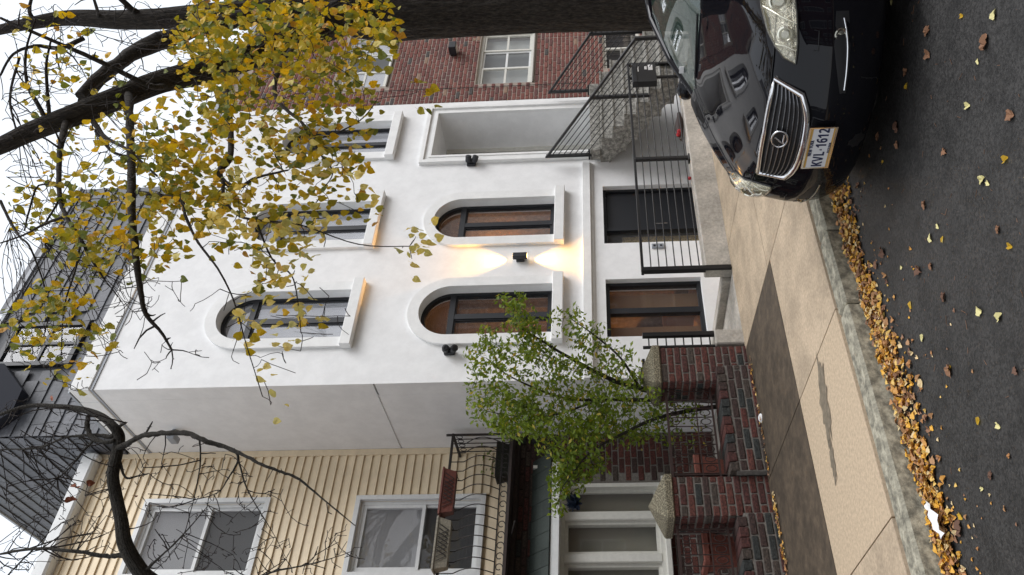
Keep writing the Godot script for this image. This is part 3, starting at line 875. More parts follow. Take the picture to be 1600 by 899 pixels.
func areaway_fence():
	var W := thing("planter_wall", "low concrete planter wall carrying the black bar fence", "wall")
	var z0 := 1.60
	var z1 := 1.84
	var lw := MB.new()
	lw.cbox(Vector3(6.50, -0.2, z0), Vector3(10.56, 0.565, z1), 0.012)
	part("front_wall", lw, M.concrete, W)
	part("return_kerb", bx(Vector3(6.43, -0.2, 0.002), Vector3(6.60, 0.345, z0 - 0.002), 0.01), M.concrete, W)
	var F := thing("bar_fence", "black horizontal bar fence with a mailbox on the concrete planter wall", "fence")
	var fz := 1.80
	for k in 8:
		var y := 1.335 - k * 0.1 if k else 1.345
		if k == 0: part("top_rail", bx(Vector3(6.42, 1.325, fz - 0.02), Vector3(10.90, 1.36, fz + 0.02), 0.003), M.black_iron, F)
		else: part("bar", bar(Vector3(6.44, y, fz), Vector3(10.88, y, fz), 0.0085), M.black_iron, F)
	part("post", bx(Vector3(6.41, 0.26, fz + 0.045), Vector3(6.47, 1.365, fz + 0.085), 0.003), M.black_iron, F)
	part("post", bx(Vector3(6.44, 0.565, fz - 0.026), Vector3(6.49, 1.325, fz + 0.026), 0.003), M.black_iron, F)
	part("post", bx(Vector3(8.55, 0.568, fz - 0.026), Vector3(8.60, 1.34, fz + 0.026), 0.003), M.black_iron, F)
	part("base_plate", bx(Vector3(8.51, 0.566, fz - 0.06), Vector3(8.64, 0.59, fz + 0.03), 0.004), M.black_iron, F)
	part("post", bx(Vector3(10.85, 0.26, fz - 0.026), Vector3(10.90, 1.36, fz + 0.026), 0.003), M.black_iron, F)
	part("post", bx(Vector3(10.5, 0.566, fz - 0.02), Vector3(10.54, 1.34, fz + 0.02), 0.003), M.black_iron, F)
	var B := thing("mailbox", "black metal mailbox with white stickers hung on the bar fence", "mailbox", Vector3(10.45, 0.92, 1.86))
	part("box", bx(Vector3(-0.22, 0.0, -0.035), Vector3(0.26, 0.36, 0.07), 0.008), M.black_iron, B)
	part("flap", bx(Vector3(-0.23, 0.30, -0.03), Vector3(0.27, 0.375, 0.085), 0.006), M.black_frame, B)
	part("sticker", bx(Vector3(0.08, 0.05, 0.071), Vector3(0.22, 0.12, 0.073)), M.paper, B)
	part("sticker", bx(Vector3(0.1, 0.14, 0.071), Vector3(0.18, 0.18, 0.073)), M.paper, B)
	part("sticker", bx(Vector3(0.05, 0.27, 0.071), Vector3(0.2, 0.285, 0.073)), M.paper, B)
	# the short fence on the other side of the entry
	var E := thing("planter_wall", "short concrete wall end beside the old brick gate pier", "wall")
	part("front_wall", bx(Vector3(5.30, -0.1, 1.50), Vector3(5.50, 0.575, 1.86), 0.012), M.concrete, E)
	var G := thing("bar_fence", "short black bar fence behind the old brick gate pier", "fence")
	part("post", bx(Vector3(5.435, 0.576, 1.79), Vector3(5.49, 1.40, 1.845), 0.003), M.black_iron, G)
	part("post", bx(Vector3(5.30, 0.576, 1.77), Vector3(5.33, 1.40, 1.80), 0.003), M.black_iron, G)
	part("top_rail", bx(Vector3(5.0, 1.365, 1.35), Vector3(5.435, 1.40, 1.39), 0.003), M.black_iron, G)
	for k in 8: part("bar", bar(Vector3(5.31, 1.33 - k * 0.1, 1.79), Vector3(5.44, 1.33 - k * 0.1, 1.81), 0.009), M.black_iron, G)

# ---- bricks: each a mesh of its own, sharing a few shapes
var brick_shapes := {}
func brick_mesh(l: float, h: float, d: float, v: int) -> ArrayMesh:
	var key := "%.3f_%.3f_%.3f_%d" % [l, h, d, v]
	if not brick_shapes.has(key):
		var m := MB.new()
		m.cbox(Vector3(0.0, 0.0, -d), Vector3(l, h, 0.0), 0.006)
		var r := RandomNumberGenerator.new()
		r.seed = 77 + v
		var off := {}
		for k in m.v.size():
			var q := m.v[k]
			var kk := "%.3f,%.3f,%.3f" % [q.x, q.y, q.z]
			if not off.has(kk): off[kk] = Vector3(r.randf_range(-1, 1), r.randf_range(-1, 1), r.randf_range(-1, 1)) * 0.0028
			m.v[k] = q + off[kk]
		brick_shapes[key] = m.mesh()
	return brick_shapes[key]

var brick_weights := [0, 0, 0, 0, 0, 0, 0, 0, 1, 1, 1, 1, 1, 1, 2, 2, 2, 2, 2, 3, 3, 3, 3, 3, 4, 5]
# fills a rectangle of a face with bricks. basis: columns along, up, out; keep(u, v, l) says whether a brick stands there
func bricks(parent: Node3D, origin: Vector3, basis: Basis, w: float, h: float, course: float, length: float, prefix: String, keep: Callable, most := 100000, weights := brick_weights, header_every := 0, joint := 0.018) -> int:
	var joined := MB.new()
	joined.colored = true
	var count := 0
	var row := 0
	var y := 0.0
	while y + course * 0.6 < h:
		var hdr := header_every > 0 and row % header_every == header_every - 1
		var step := length * (0.5 if hdr else 1.0)
		var x := -(step * 0.5 if row % 2 else 0.0)
		while x < w - 0.02:
			var a := maxf(x, 0.0)
			var e := minf(x + step, w)
			if e - a > 0.03 and keep.call(a, y, e - a):
				count += 1
				var l := snappedf(e - a - joint, 0.005)
				var bm := brick_mesh(l, course - joint, 0.05, rng.randi() % 3)
				var k: int = weights[rng.randi() % weights.size()]
				var place := Transform3D(basis, origin + basis * Vector3(a + joint / 2.0, y, rng.randf_range(-0.002, 0.004)))
				place = place * Transform3D(Basis(Vector3.BACK, rng.randf_range(-0.008, 0.008)), Vector3.ZERO)
				if count <= most:
					var o := part("brick", bm, M[prefix + str(k)], parent)
					o.transform = place
				else:
					var arr := bm.surface_get_arrays(0)
					joined.col = M[prefix + str(k)].albedo_color.srgb_to_linear()
					for q in arr[Mesh.ARRAY_VERTEX].size():
						joined.put(place * arr[Mesh.ARRAY_VERTEX][q], place.basis * arr[Mesh.ARRAY_NORMAL][q])
			x += step
		y += course; row += 1
	if joined.v.size():
		var jm := mat(prefix + "_mix", Color(1, 1, 1), 0.9, TX.mottle, 0.35, TX.rough, 0.25)
		jm.vertex_color_use_as_albedo = true
		part("bricks", joined, jm, parent).set_meta("kind", "stuff")
	return count

func sash_window(house: Node3D, x0: float, x1: float, y0: float, y1: float, z: float, rows: int, cols: int, frame_m: Material, gl: Material, back: Material, split := true):
	var h := [x0, x1, y0, y1, false]
	var f := MB.new()
	f.ring(outline(h, 0.0), outline(h, -0.055), z - 0.10, z, true)
	var w := part("window", f, frame_m, house)
	var ym := (y0 + y1) / 2.0
	var s := MB.new()
	var zs := z - 0.055
	if split:
		s.box(Vector3(x0 + 0.056, ym - 0.028, zs - 0.03), Vector3(x1 - 0.056, ym + 0.028, z - 0.012))
	for half in ([[y0 + 0.056, ym - 0.028, zs], [ym + 0.028, y1 - 0.056, zs - 0.012]] if split else [[y0 + 0.056, y1 - 0.056, zs]]):
		var hh := [x0 + 0.056, x1 - 0.056, half[0], half[1], false]
		s.ring(outline(hh, 0.0), outline(hh, -0.035), half[2] - 0.03, half[2] + 0.02, true)
		for k in cols - 1:
			var xx: float = lerpf(x0, x1, (k + 1.0) / cols)
			s.box(Vector3(xx - 0.014, half[0] + 0.03, half[2] - 0.02), Vector3(xx + 0.014, half[1] - 0.03, half[2] + 0.012))
		for k in rows - 1:
			var yy: float = lerpf(half[0], half[1], (k + 1.0) / rows)
			s.box(Vector3(x0 + 0.09, yy - 0.014, half[2] - 0.021), Vector3(x1 - 0.09, yy + 0.014, half[2] + 0.011))
	part("sash", s, frame_m, w)
	for half in ([[y0 + 0.085, ym - 0.03], [ym + 0.03, y1 - 0.085]] if split else [[y0 + 0.08, y1 - 0.08]]):
		var pn := MB.new()
		pn.face(PackedVector2Array([Vector2(x0 + 0.085, half[0]), Vector2(x1 - 0.085, half[0]), Vector2(x1 - 0.085, half[1]), Vector2(x0 + 0.085, half[1])]), zs - 0.005)
		part("pane", pn, gl, w)
	var bl := MB.new()
	var k := y1 - 0.06
	while k > y0 + 0.06:
		bl.quad(Vector3(x0 + 0.06, k - 0.028, z - 0.19), Vector3(x1 - 0.06, k - 0.028, z - 0.19), Vector3(x1 - 0.06, k, z - 0.17), Vector3(x0 + 0.06, k, z - 0.17))
		k -= 0.026
	part("blind", bl, back, w)
	return w

func brick_house():
	var H := thing("brick_house", "red brick row house with white barred windows beside the stoop", "house")
	var x0 := 12.535
	var holes := [[13.11, 15.0, 3.13, 4.26, false], [13.17, 15.03, 6.07, 7.12, false], [13.46, 14.94, 0.95, 1.70, false]]
	var b := MB.new()
	pierced(b, x0, 19.0, -0.3, 9.3, holes, -0.009, 0.3)
	part("backing_wall", b, M.mortar, H)
	part("roof_coping", bx(Vector3(x0, 9.3, -0.35), Vector3(19.0, 9.45, 0.06), 0.01), M.flashing, H)
	var body := MB.new()
	body.box(Vector3(12.54, -0.3, -9.0), Vector3(12.7, 9.2, -0.32)); body.box(Vector3(18.8, -0.3, -9.0), Vector3(19.0, 9.2, -0.32)); body.box(Vector3(12.7, -0.3, -9.0), Vector3(18.8, 9.2, -8.8))
	body.box(Vector3(12.7, 9.0, -8.8), Vector3(18.8, 9.2, -0.32))
	part("side_wall", body, M.mortar, H)
	var course := 0.0857
	var top_first := func(a: float, y: float, l: float) -> bool:
		for h in holes:
			if a + l > h[0] - x0 - 0.0 and a < h[1] - x0 and y + course > h[2] and y < h[3]:
				return false
		return true
	# visible part of the wall: bricks; those next to the white house and near the street come first
	bricks(H, Vector3(x0 + 0.003, 2.06, 0.0), Basis.IDENTITY, 2.1, 2.6, course, 0.225, "brick", func(a, y, l): return top_first.call(a, y + 2.06, l), 300, brick_weights)
	bricks(H, Vector3(x0 + 0.003, 2.06 + course * 30, 0.0), Basis.IDENTITY, 3.8, 4.4, course, 0.225, "brick", func(a, y, l): return top_first.call(a, y + 2.06 + course * 30, l), 0, brick_weights)
	bricks(H, Vector3(x0 + 0.003, 2.06 - course * 24, 0.0), Basis.IDENTITY, 3.8, course * 24 - 0.01, course, 0.225, "brick", func(a, y, l): return top_first.call(a, y + 2.06 - course * 24, l), 0, brick_weights)
	bricks(H, Vector3(x0 + 2.106, 2.06, 0.0), Basis.IDENTITY, 1.7, 2.6, course, 0.225, "brick", func(a, y, l): return top_first.call(a + 2.103, y + 2.06, l), 0, brick_weights)
	# the thin cable run on the bricks
	part("cable", bar(Vector3(12.98, 2.1, 0.014), Vector3(12.98, 6.3, 0.014), 0.006), M.old_iron, H)
	for h in [holes[0], holes[1]]:
		# three sashes side by side under one head
		var f := MB.new()
		f.ring(outline(h, 0.0), outline(h, -0.06), -0.16, -0.07, true)
		var w := part("window", f, M.aged_white, H)
		for k in 3:
			var a: float = lerpf(h[0] + 0.06, h[1] - 0.06, k / 3.0)
			var e: float = lerpf(h[0] + 0.06, h[1] - 0.06, (k + 1) / 3.0)
			var s := MB.new()
			var hh := [a, e, h[2] + 0.06, h[3] - 0.06, false]
			var z := -0.10 if k != 1 else -0.125
			s.ring(outline(hh, -0.002), outline(hh, -0.045), z - 0.03, z + 0.01, true)
			var ym: float = (h[2] + h[3]) / 2.0
			s.box(Vector3(a + 0.04, ym - 0.022, z - 0.02), Vector3(e - 0.04, ym + 0.022, z + 0.006))
			part("sash", s, M.aged_white if k != 1 else M.vinyl_white, w)
			var pn := MB.new()
			pn.face(PackedVector2Array([Vector2(a + 0.04, h[2] + 0.1), Vector2(e - 0.04, h[2] + 0.1), Vector2(e - 0.04, h[3] - 0.1), Vector2(a + 0.04, h[3] - 0.1)]), z - 0.01)
			part("pane", pn, M.glass_dark if k == 1 else M.glass_clear if h == holes[0] else M.glass_sky, w)
		var cu := MB.new()
		for k in 60:
			var xa: float = h[0] + 0.05 + k * (h[1] - h[0] - 0.1) / 60.0
			var xb: float = h[0] + 0.05 + (k + 1) * (h[1] - h[0] - 0.1) / 60.0
			cu.quad(Vector3(xa, h[2], -0.24 - 0.02 * (k % 2)), Vector3(xb, h[2], -0.24 - 0.02 * ((k + 1) % 2)), Vector3(xb, h[3], -0.24 - 0.02 * ((k + 1) % 2)), Vector3(xa, h[3], -0.24 - 0.02 * (k % 2)))
		part("curtain", cu, M.curtain, w)
		room(w, h[0] - 0.2, h[1] + 0.2, h[2] - 0.6, h[3] + 0.2, -3.0, -0.32, M.room_pale, M.room_floor)
		part("sill", bx(Vector3(h[0] - 0.02, h[2] - 0.03, -0.15), Vector3(h[1] + 0.02, h[2] - 0.001, 0.03), 0.005), M.old_mortar, w)
	var h: Array = holes[2]
	var f := MB.new()
	f.ring(outline(h, 0.0), outline(h, -0.06), -0.16, -0.06, true)
	f.box(Vector3(14.2, 1.0, -0.15), Vector3(14.26, 1.65, -0.065))
	var w := part("basement_window", f, M.aged_white, H)
	var pn := MB.new()
	pn.face(PackedVector2Array([Vector2(13.5, 1.0), Vector2(14.9, 1.0), Vector2(14.9, 1.65), Vector2(13.5, 1.65)]), -0.12)
	part("pane", pn, M.glass_dark, w)
	room(w, 13.4, 15.0, 0.85, 1.85, -3.0, -0.32, M.room_pale, M.room_floor)
	for k in 9: part("guard_bar", bar(Vector3(13.55 + k * 0.16, 0.96, 0.0), Vector3(13.55 + k * 0.16, 1.69, 0.0), 0.007), M.black_iron, w)
	var L := thing("wall_light", "small black box light fixed to the red brick wall", "light", Vector3(14.2, 4.72, 0.006))
	part("housing", bx(Vector3(-0.11, 0.0, 0.03), Vector3(0.11, 0.15, 0.22), 0.01), M.black_frame, L)
	part("back_plate", bx(Vector3(-0.09, 0.01, 0.0), Vector3(0.09, 0.14, 0.03)), M.black_iron, L)
	part("lens", bx(Vector3(-0.09, -0.006, 0.05), Vector3(0.09, 0.0, 0.2)), M.aged_white, L)

func cream_house():
	var H := thing("cream_house", "cream vinyl sided row house with white sliding windows over a brick ground floor", "house")
	var Z := -1.9
	var x0 := 0.2
	var x1 := 5.97
	var wins := [[4.10, 5.20, 7.11, 8.96], [4.10, 5.21, 3.77, 5.63]]
	var b := MB.new()
	pierced(b, x0, 6.078, 2.9, 10.2, [wins[0] + [false], wins[1] + [false]], Z - 0.03, 0.25)
	part("backing_wall", b, M.siding, H)
	var body := MB.new()
	body.box(Vector3(x0, -0.3, -9.0), Vector3(x0 + 0.2, 10.1, Z - 0.29)); body.box(Vector3(x0 + 0.2, -0.3, -9.0), Vector3(6.07, 10.1, -8.8)); body.box(Vector3(x0 + 0.2, 9.9, -8.8), Vector3(6.07, 10.1, Z - 0.29))
	part("side_wall", body, M.siding, H)
	# clapboards
	var y := 3.24
	while y < 10.0:
		var segs := [[x0, x1]]
		for w in wins:
			if y + 0.137 > w[2] - 0.02 and y < w[3] + 0.02: segs = [[x0, w[0] - 0.075], [w[1] + 0.075, x1]]
		for s in segs:
			var cuts := [s[0], s[1]]
			var cut := 5.45 + 0.9 * sin(y * 17.3)
			if cut > s[0] + 0.3 and cut < s[1] - 0.25 and sin(y * 41.0) > -0.2: cuts = [s[0], cut, s[1]]
			for ci in cuts.size() - 1:
				var m := MB.new()
				var a: float = cuts[ci]
				var e: float = cuts[ci + 1] - (0.002 if ci < cuts.size() - 2 else 0.0)
				var bow := rng.randf_range(-0.002, 0.002)
				m.hexa([Vector3(a, y, Z - 0.03), Vector3(e, y, Z - 0.03), Vector3(e, y + bow, Z + 0.026), Vector3(a, y - bow, Z + 0.026), Vector3(a, y + 0.135, Z - 0.03), Vector3(e, y + 0.135, Z - 0.03), Vector3(e, y + 0.135, Z - 0.004), Vector3(a, y + 0.135, Z - 0.004)])
				part("clapboard", m, M.siding, H)
		y += 0.137
	part("corner_trim", bx(Vector3(5.972, 3.2, Z - 0.03), Vector3(6.077, 10.12, Z + 0.034), 0.004), M.siding, H)
	part("gutter", bx(Vector3(x0, 10.03, Z - 0.03), Vector3(6.02, 10.26, Z + 0.20), 0.03), M.vinyl_white, H)
	part("downspout", bx(Vector3(5.9, 10.0, Z + 0.04), Vector3(6.0, 10.15, Z + 0.19), 0.02), M.vinyl_white, H)
	for w in wins:
		var tr := MB.new()
		var h := [w[0], w[1], w[2], w[3], false]
		tr.ring(outline(h, 0.07), outline(h, -0.0), Z - 0.03, Z + 0.045, true)
		var win := part("window", tr, M.vinyl_white, H)
		var ym: float = lerpf(w[2], w[3], 0.47)
		var s := MB.new()
		s.ring(outline(h, -0.0), outline(h, -0.05), Z - 0.13, Z - 0.04, true)
		s.ring(outline([w[0] + 0.05, w[1] - 0.05, ym - 0.02, w[3] - 0.05, false], 0.0), outline([w[0] + 0.05, w[1] - 0.05, ym - 0.02, w[3] - 0.05, false], -0.05), Z - 0.12, Z - 0.055, true)
		s.ring(outline([w[0] + 0.05, w[1] - 0.05, w[2] + 0.05, ym + 0.02, false], 0.0), outline([w[0] + 0.05, w[1] - 0.05, w[2] + 0.05, ym + 0.02, false], -0.035), Z - 0.15, Z - 0.085, true)
		part("sash", s, M.vinyl_white, win)
		for q in [[ym + 0.02, w[3] - 0.09, Z - 0.09, M.glass_half], [w[2] + 0.08, ym - 0.02, Z - 0.115, M.glass_dark]]:
			var pn := MB.new()
			pn.face(PackedVector2Array([Vector2(w[0] + 0.09, q[0]), Vector2(w[1] - 0.09, q[0]), Vector2(w[1] - 0.09, q[1]), Vector2(w[0] + 0.09, q[1])]), q[2])
			part("pane", pn, q[3], win)
		var bl := MB.new()
		var k: float = w[3]
		while k > w[2]:
			bl.quad(Vector3(w[0], k - 0.04, Z - 0.23), Vector3(w[1], k - 0.04, Z - 0.23), Vector3(w[1], k, Z - 0.19), Vector3(w[0], k, Z - 0.19))
			k -= 0.05
		part("blind", bl, M.blind, win)
		room(win, w[0] - 0.4, w[1] + 0.4, w[2] - 0.6, w[3] + 0.2, Z - 3.0, Z - 0.285, M.room_pale, M.room_floor)
	# ground floor: old brick, a small slated roof over the windows
	var ZB := -1.5
	var gw := [2.4, 5.22, 1.08, 2.54]
	var g := MB.new()
	pierced(g, x0, 6.075, -0.3, 2.62, [gw + [false]], ZB - 0.009, 0.25)
	part("ground_floor_wall", g, M.old_mortar, H)
	var wts := [0, 0, 0, 1, 1, 2, 2, 3, 3, 5]
	bricks(H, Vector3(x0 + 3.2, 0.27, ZB), Basis.IDENTITY, 6.07 - x0 - 3.2, 2.36, 0.095, 0.25, "oldbrick", func(a, yy, l): return not (a + l > gw[0] - x0 - 3.2 and a < gw[1] - x0 - 3.2 and yy + 0.27 + 0.095 > gw[2] and yy + 0.27 < gw[3] + 0.02), 400, wts)
	bricks(H, Vector3(x0 + 3.2, 2.93, ZB + 0.02), Basis.IDENTITY, 6.07 - x0 - 3.2, 0.24, 0.08, 0.25, "oldbrick", func(_a, _y, _l): return true, 400, [1, 3, 3, 4, 5])
	part("upper_band", bx(Vector3(x0, 2.63, ZB - 0.3), Vector3(6.074, 3.18, ZB - 0.005)), M.dark_board, H)
	part("ledge", bx(Vector3(x0, 3.175, Z - 0.03), Vector3(6.072, 3.235, ZB + 0.06), 0.006), M.dark_board, H)
	part("fascia", bx(Vector3(x0, 2.535, ZB + 0.001), Vector3(5.45, 2.66, ZB + 0.30), 0.008), M.vinyl_white, H)
	var xs := x0 + 3.0
	while xs < 5.42:
		for r in 3:
			var m := MB.new()
			var ya := 2.662 + r * 0.095
			var za := ZB + 0.315 - r * 0.10
			m.hexa([Vector3(xs + 0.003, ya, za), Vector3(xs + 0.237, ya, za), Vector3(xs + 0.237, ya + 0.11, za - 0.115), Vector3(xs + 0.003, ya + 0.11, za - 0.115), Vector3(xs + 0.003, ya + 0.012, za + 0.01), Vector3(xs + 0.237, ya + 0.012, za + 0.01), Vector3(xs + 0.237, ya + 0.122, za - 0.105), Vector3(xs + 0.003, ya + 0.122, za - 0.105)])
			part("roof_slate", m, M["green_slate%d" % (rng.randi() % 2)], H)
		xs += 0.24
	part("pent_end", bx(Vector3(5.452, 2.54, ZB + 0.001), Vector3(5.50, 2.95, ZB + 0.10)), M.aged_white, H)
	# the row of casements
	var f := MB.new()
	f.ring(outline(gw + [false], 0.0), outline(gw + [false], -0.06), ZB - 0.12, ZB + 0.05, true)
	var gwin := part("window", f, M.aged_white, H)
	var cuts := [5.17, 4.72, 4.11, 3.5, 2.9, 2.46]
	for k in cuts.size() - 1:
		if k: part("mullion", bx(Vector3(cuts[k] - 0.065, gw[2] + 0.05, ZB - 0.12), Vector3(cuts[k] + 0.065, gw[3] - 0.05, ZB + 0.062), 0.012), M.aged_white, gwin)
		var hh := [cuts[k + 1] + 0.06, cuts[k] - (0.06 if k else 0.0), gw[2] + 0.06, gw[3] - 0.06, false]
		var s := MB.new()
		s.ring(outline(hh, 0.0), outline(hh, -0.05), ZB - 0.11, ZB - 0.03 + (0.03 if k else -0.03), true)
		part("sash", s, M.aged_white, gwin)
		var pn := MB.new()
		pn.face(outline(hh, -0.045), ZB - 0.07)
		part("pane", pn, M.glass_clear, gwin)
	var bl := MB.new()
	var kk := 2.5
	while kk > 1.1:
		bl.quad(Vector3(2.4, kk - 0.19, ZB - 0.22), Vector3(5.2, kk - 0.19, ZB - 0.22), Vector3(5.2, kk, ZB - 0.205), Vector3(2.4, kk, ZB - 0.205))
		kk -= 0.185
	part("blind", bl, M.shade_cloth, gwin)
	part("sill", bx(Vector3(2.3, 1.0, ZB + 0.002), Vector3(5.30, 1.08, ZB + 0.12), 0.01), M.aged_white, gwin)
	room(gwin, 2.2, 5.5, 0.3, 2.6, ZB - 3.0, ZB - 0.275, M.room_pale, M.room_floor)

func balcony():
	var B := thing("balcony_railing", "old brown iron balcony railing with bulging bars and scrolls", "railing")
	var zf := -1.22
	var xr := 5.93
	var xl := 2.0
	part("balcony_floor", bx(Vector3(xl, 3.236, -1.9), Vector3(xr + 0.03, 3.27, zf + 0.12)), M.dark_board, B)
	part("top_rail", bx(Vector3(xl, 4.15, zf - 0.02), Vector3(xr + 0.02, 4.185, zf + 0.02), 0.004), M.old_iron, B)
	part("bottom_rail", bx(Vector3(xl, 3.275, zf - 0.015), Vector3(xr, 3.295, zf + 0.015)), M.old_iron, B)
	part("side_rail", bx(Vector3(xr - 0.02, 4.15, -1.9), Vector3(xr + 0.02, 4.185, zf - 0.021), 0.004), M.old_iron, B)
	part("side_bottom_rail", bx(Vector3(xr - 0.012, 3.3, -1.9), Vector3(xr + 0.012, 3.32, zf - 0.02)), M.old_iron, B)
	part("corner_post", bx(Vector3(xr - 0.014, 3.27, zf - 0.014), Vector3(xr + 0.014, 4.27, zf + 0.014)), M.old_iron, B)
	var bow := []
	for k in 13:
		var t := k / 12.0
		bow.append(Vector2(lerpf(4.15, 3.40, t), 0.19 * pow(sin(PI * clampf((t - 0.25) / 0.75, 0.0, 1.0)), 1.0) * (1.0 if t < 0.9 else 1.0)))
	var x := xr - 0.15
	while x > xl:
		var m := MB.new()
		var p := []
		var r := []
		for q in bow:
			p.append(Vector3(x, q.x, zf + q.y)); r.append(0.0075)
		m.tube(p, r, 5)
		part("bar", m, M.old_iron, B)
		var s := MB.new()
		var sp := []
		var sr := []
		for k in 15:
			var a := -PI / 2 + TAU * 0.85 * k / 14.0
			var rr := 0.052 - 0.0012 * k
			sp.append(Vector3(x - 0.07 + cos(a) * rr, 3.345 + sin(a) * rr, zf)); sr.append(0.007)
		s.tube(sp, sr, 5)
		part("scroll", s, M.old_iron, B)
		x -= 0.15
	part("scroll_rail", bx(Vector3(xl, 3.398, zf - 0.01), Vector3(xr, 3.412, zf + 0.01)), M.old_iron, B)
	for k in 4:
		var z := zf - 0.13 * (k + 1)
		part("side_bar", bar(Vector3(xr, 3.31, z), Vector3(xr, 4.16, z), 0.008, 5), M.old_iron, B)
		var s := MB.new()
		var sp := []
		var sr := []
		for j in 13:
			var a := TAU * j / 12.0
			sp.append(Vector3(xr, 4.08 + sin(a) * 0.045, z + 0.065 + cos(a) * 0.045)); sr.append(0.006)
		s.tube(sp, sr, 5)
		part("scroll", s, M.old_iron, B)
	part("brace", bar(Vector3(4.35, 3.2, zf - 0.02), Vector3(4.35, 3.1, -0.75), 0.012), M.old_iron, B)
	# boxes hung on the rail
	for q in [[4.60, 5.28, "brown", "brown plastic flower box hung on the iron balcony rail"], [3.82, 4.54, "cream", "pale weathered flower box with a lattice front on the iron balcony rail"]]:
		var F := thing("flower_box", q[3], "flower box", Vector3(0, 0, 0), "flower boxes on the balcony rail")
		var m: Material = M.brown_plastic if q[2] == "brown" else M.cream_plastic
		var b := MB.new()
		var a: float = q[0]
		var e: float = q[1]
		b.hexa([Vector3(a + 0.04, 4.02, zf + 0.05), Vector3(e - 0.04, 4.02, zf + 0.05), Vector3(e - 0.04, 4.02, zf + 0.17), Vector3(a + 0.04, 4.02, zf + 0.17), Vector3(a, 4.19, zf + 0.03), Vector3(e, 4.19, zf + 0.03), Vector3(e, 4.19, zf + 0.21), Vector3(a, 4.19, zf + 0.21)])
		part("trough", b, m, F)
		part("rim", bx(Vector3(a - 0.015, 4.185, zf + 0.022), Vector3(e + 0.015, 4.215, zf + 0.225), 0.006), m, F)
		part("soil", bx(Vector3(a + 0.02, 4.2, zf + 0.045), Vector3(e - 0.02, 4.222, zf + 0.2)), M.soil, F)
		var mid := (a + e) / 2.0
		for k in 7:
			for s in [-1, 1]:
				part("lattice", bar(Vector3(mid - 0.18 + k * 0.06, 4.04, zf + 0.185), Vector3(mid - 0.18 + k * 0.06 + s * 0.08, 4.17, zf + 0.218), 0.006, 4), M.old_iron, F)
		for k in [0.15, 0.85]:
			var hk := MB.new()
			var hx := lerpf(a, e, k)
			hk.tube([Vector3(hx, 4.2, zf + 0.03), Vector3(hx, 4.24, zf), Vector3(hx, 4.2, zf - 0.03), Vector3(hx, 4.0, zf + 0.02), Vector3(hx, 4.01, zf + 0.16)], [0.006, 0.006, 0.006, 0.006, 0.006], 4)
			part("hook", hk, M.old_iron, F)
	var K := thing("wire_basket", "mossy wire basket of soil in the corner of the iron balcony", "basket", Vector3(5.62, 3.28, -1.55))
	var bk := MB.new()
	bk.hexa([Vector3(-0.24, 0.0, -0.1), Vector3(0.24, 0.0, -0.1), Vector3(0.24, 0.0, 0.12), Vector3(-0.24, 0.0, 0.12), Vector3(-0.28, 0.24, -0.14), Vector3(0.28, 0.24, -0.14), Vector3(0.28, 0.24, 0.17), Vector3(-0.28, 0.24, 0.17)])
	part("liner", bk, M.moss, K)
	for k in 3: part("hoop", bx(Vector3(-0.26 - 0.01 * k, 0.04 + 0.09 * k, -0.12), Vector3(0.26 + 0.01 * k, 0.052 + 0.09 * k, 0.135 + 0.018 * k)), M.old_iron, K)
	plantlet(K, Vector3(0.05, 0.24, 0.02), 26, 0.30)

func plantlet(parent: Node3D, where: Vector3, n: int, size: float):
	var m := MB.new()
	m.colored = true
	for k in n:
		var a := rng.randf() * TAU
		var r := sqrt(rng.randf()) * size
		var p := where + Vector3(cos(a) * r, rng.randf_range(0.02, size * 0.9), sin(a) * r * 0.6)
		var c := rng.randf()
		m.col = Color(0.07 + 0.10 * c, 0.13 + 0.12 * c, 0.03)
		var d := Vector3(rng.randf_range(-1, 1), rng.randf_range(-0.4, 0.6), rng.randf_range(-1, 1)).normalized() * 0.06
		var s := d.cross(Vector3(rng.randf(), 1, rng.randf())).normalized() * 0.026
		m.tri(p, p + d * 0.5 + s, p + d); m.tri(p, p + d, p + d * 0.5 - s)
		if k % 4 == 0:
			m.col = Color(0.06, 0.08, 0.03)
			m.tube([where, (where + p) / 2.0 + Vector3(0, 0.03, 0), p], [0.004, 0.003, 0.002], 3, false)
	part("plant", m, M.leaves, parent)

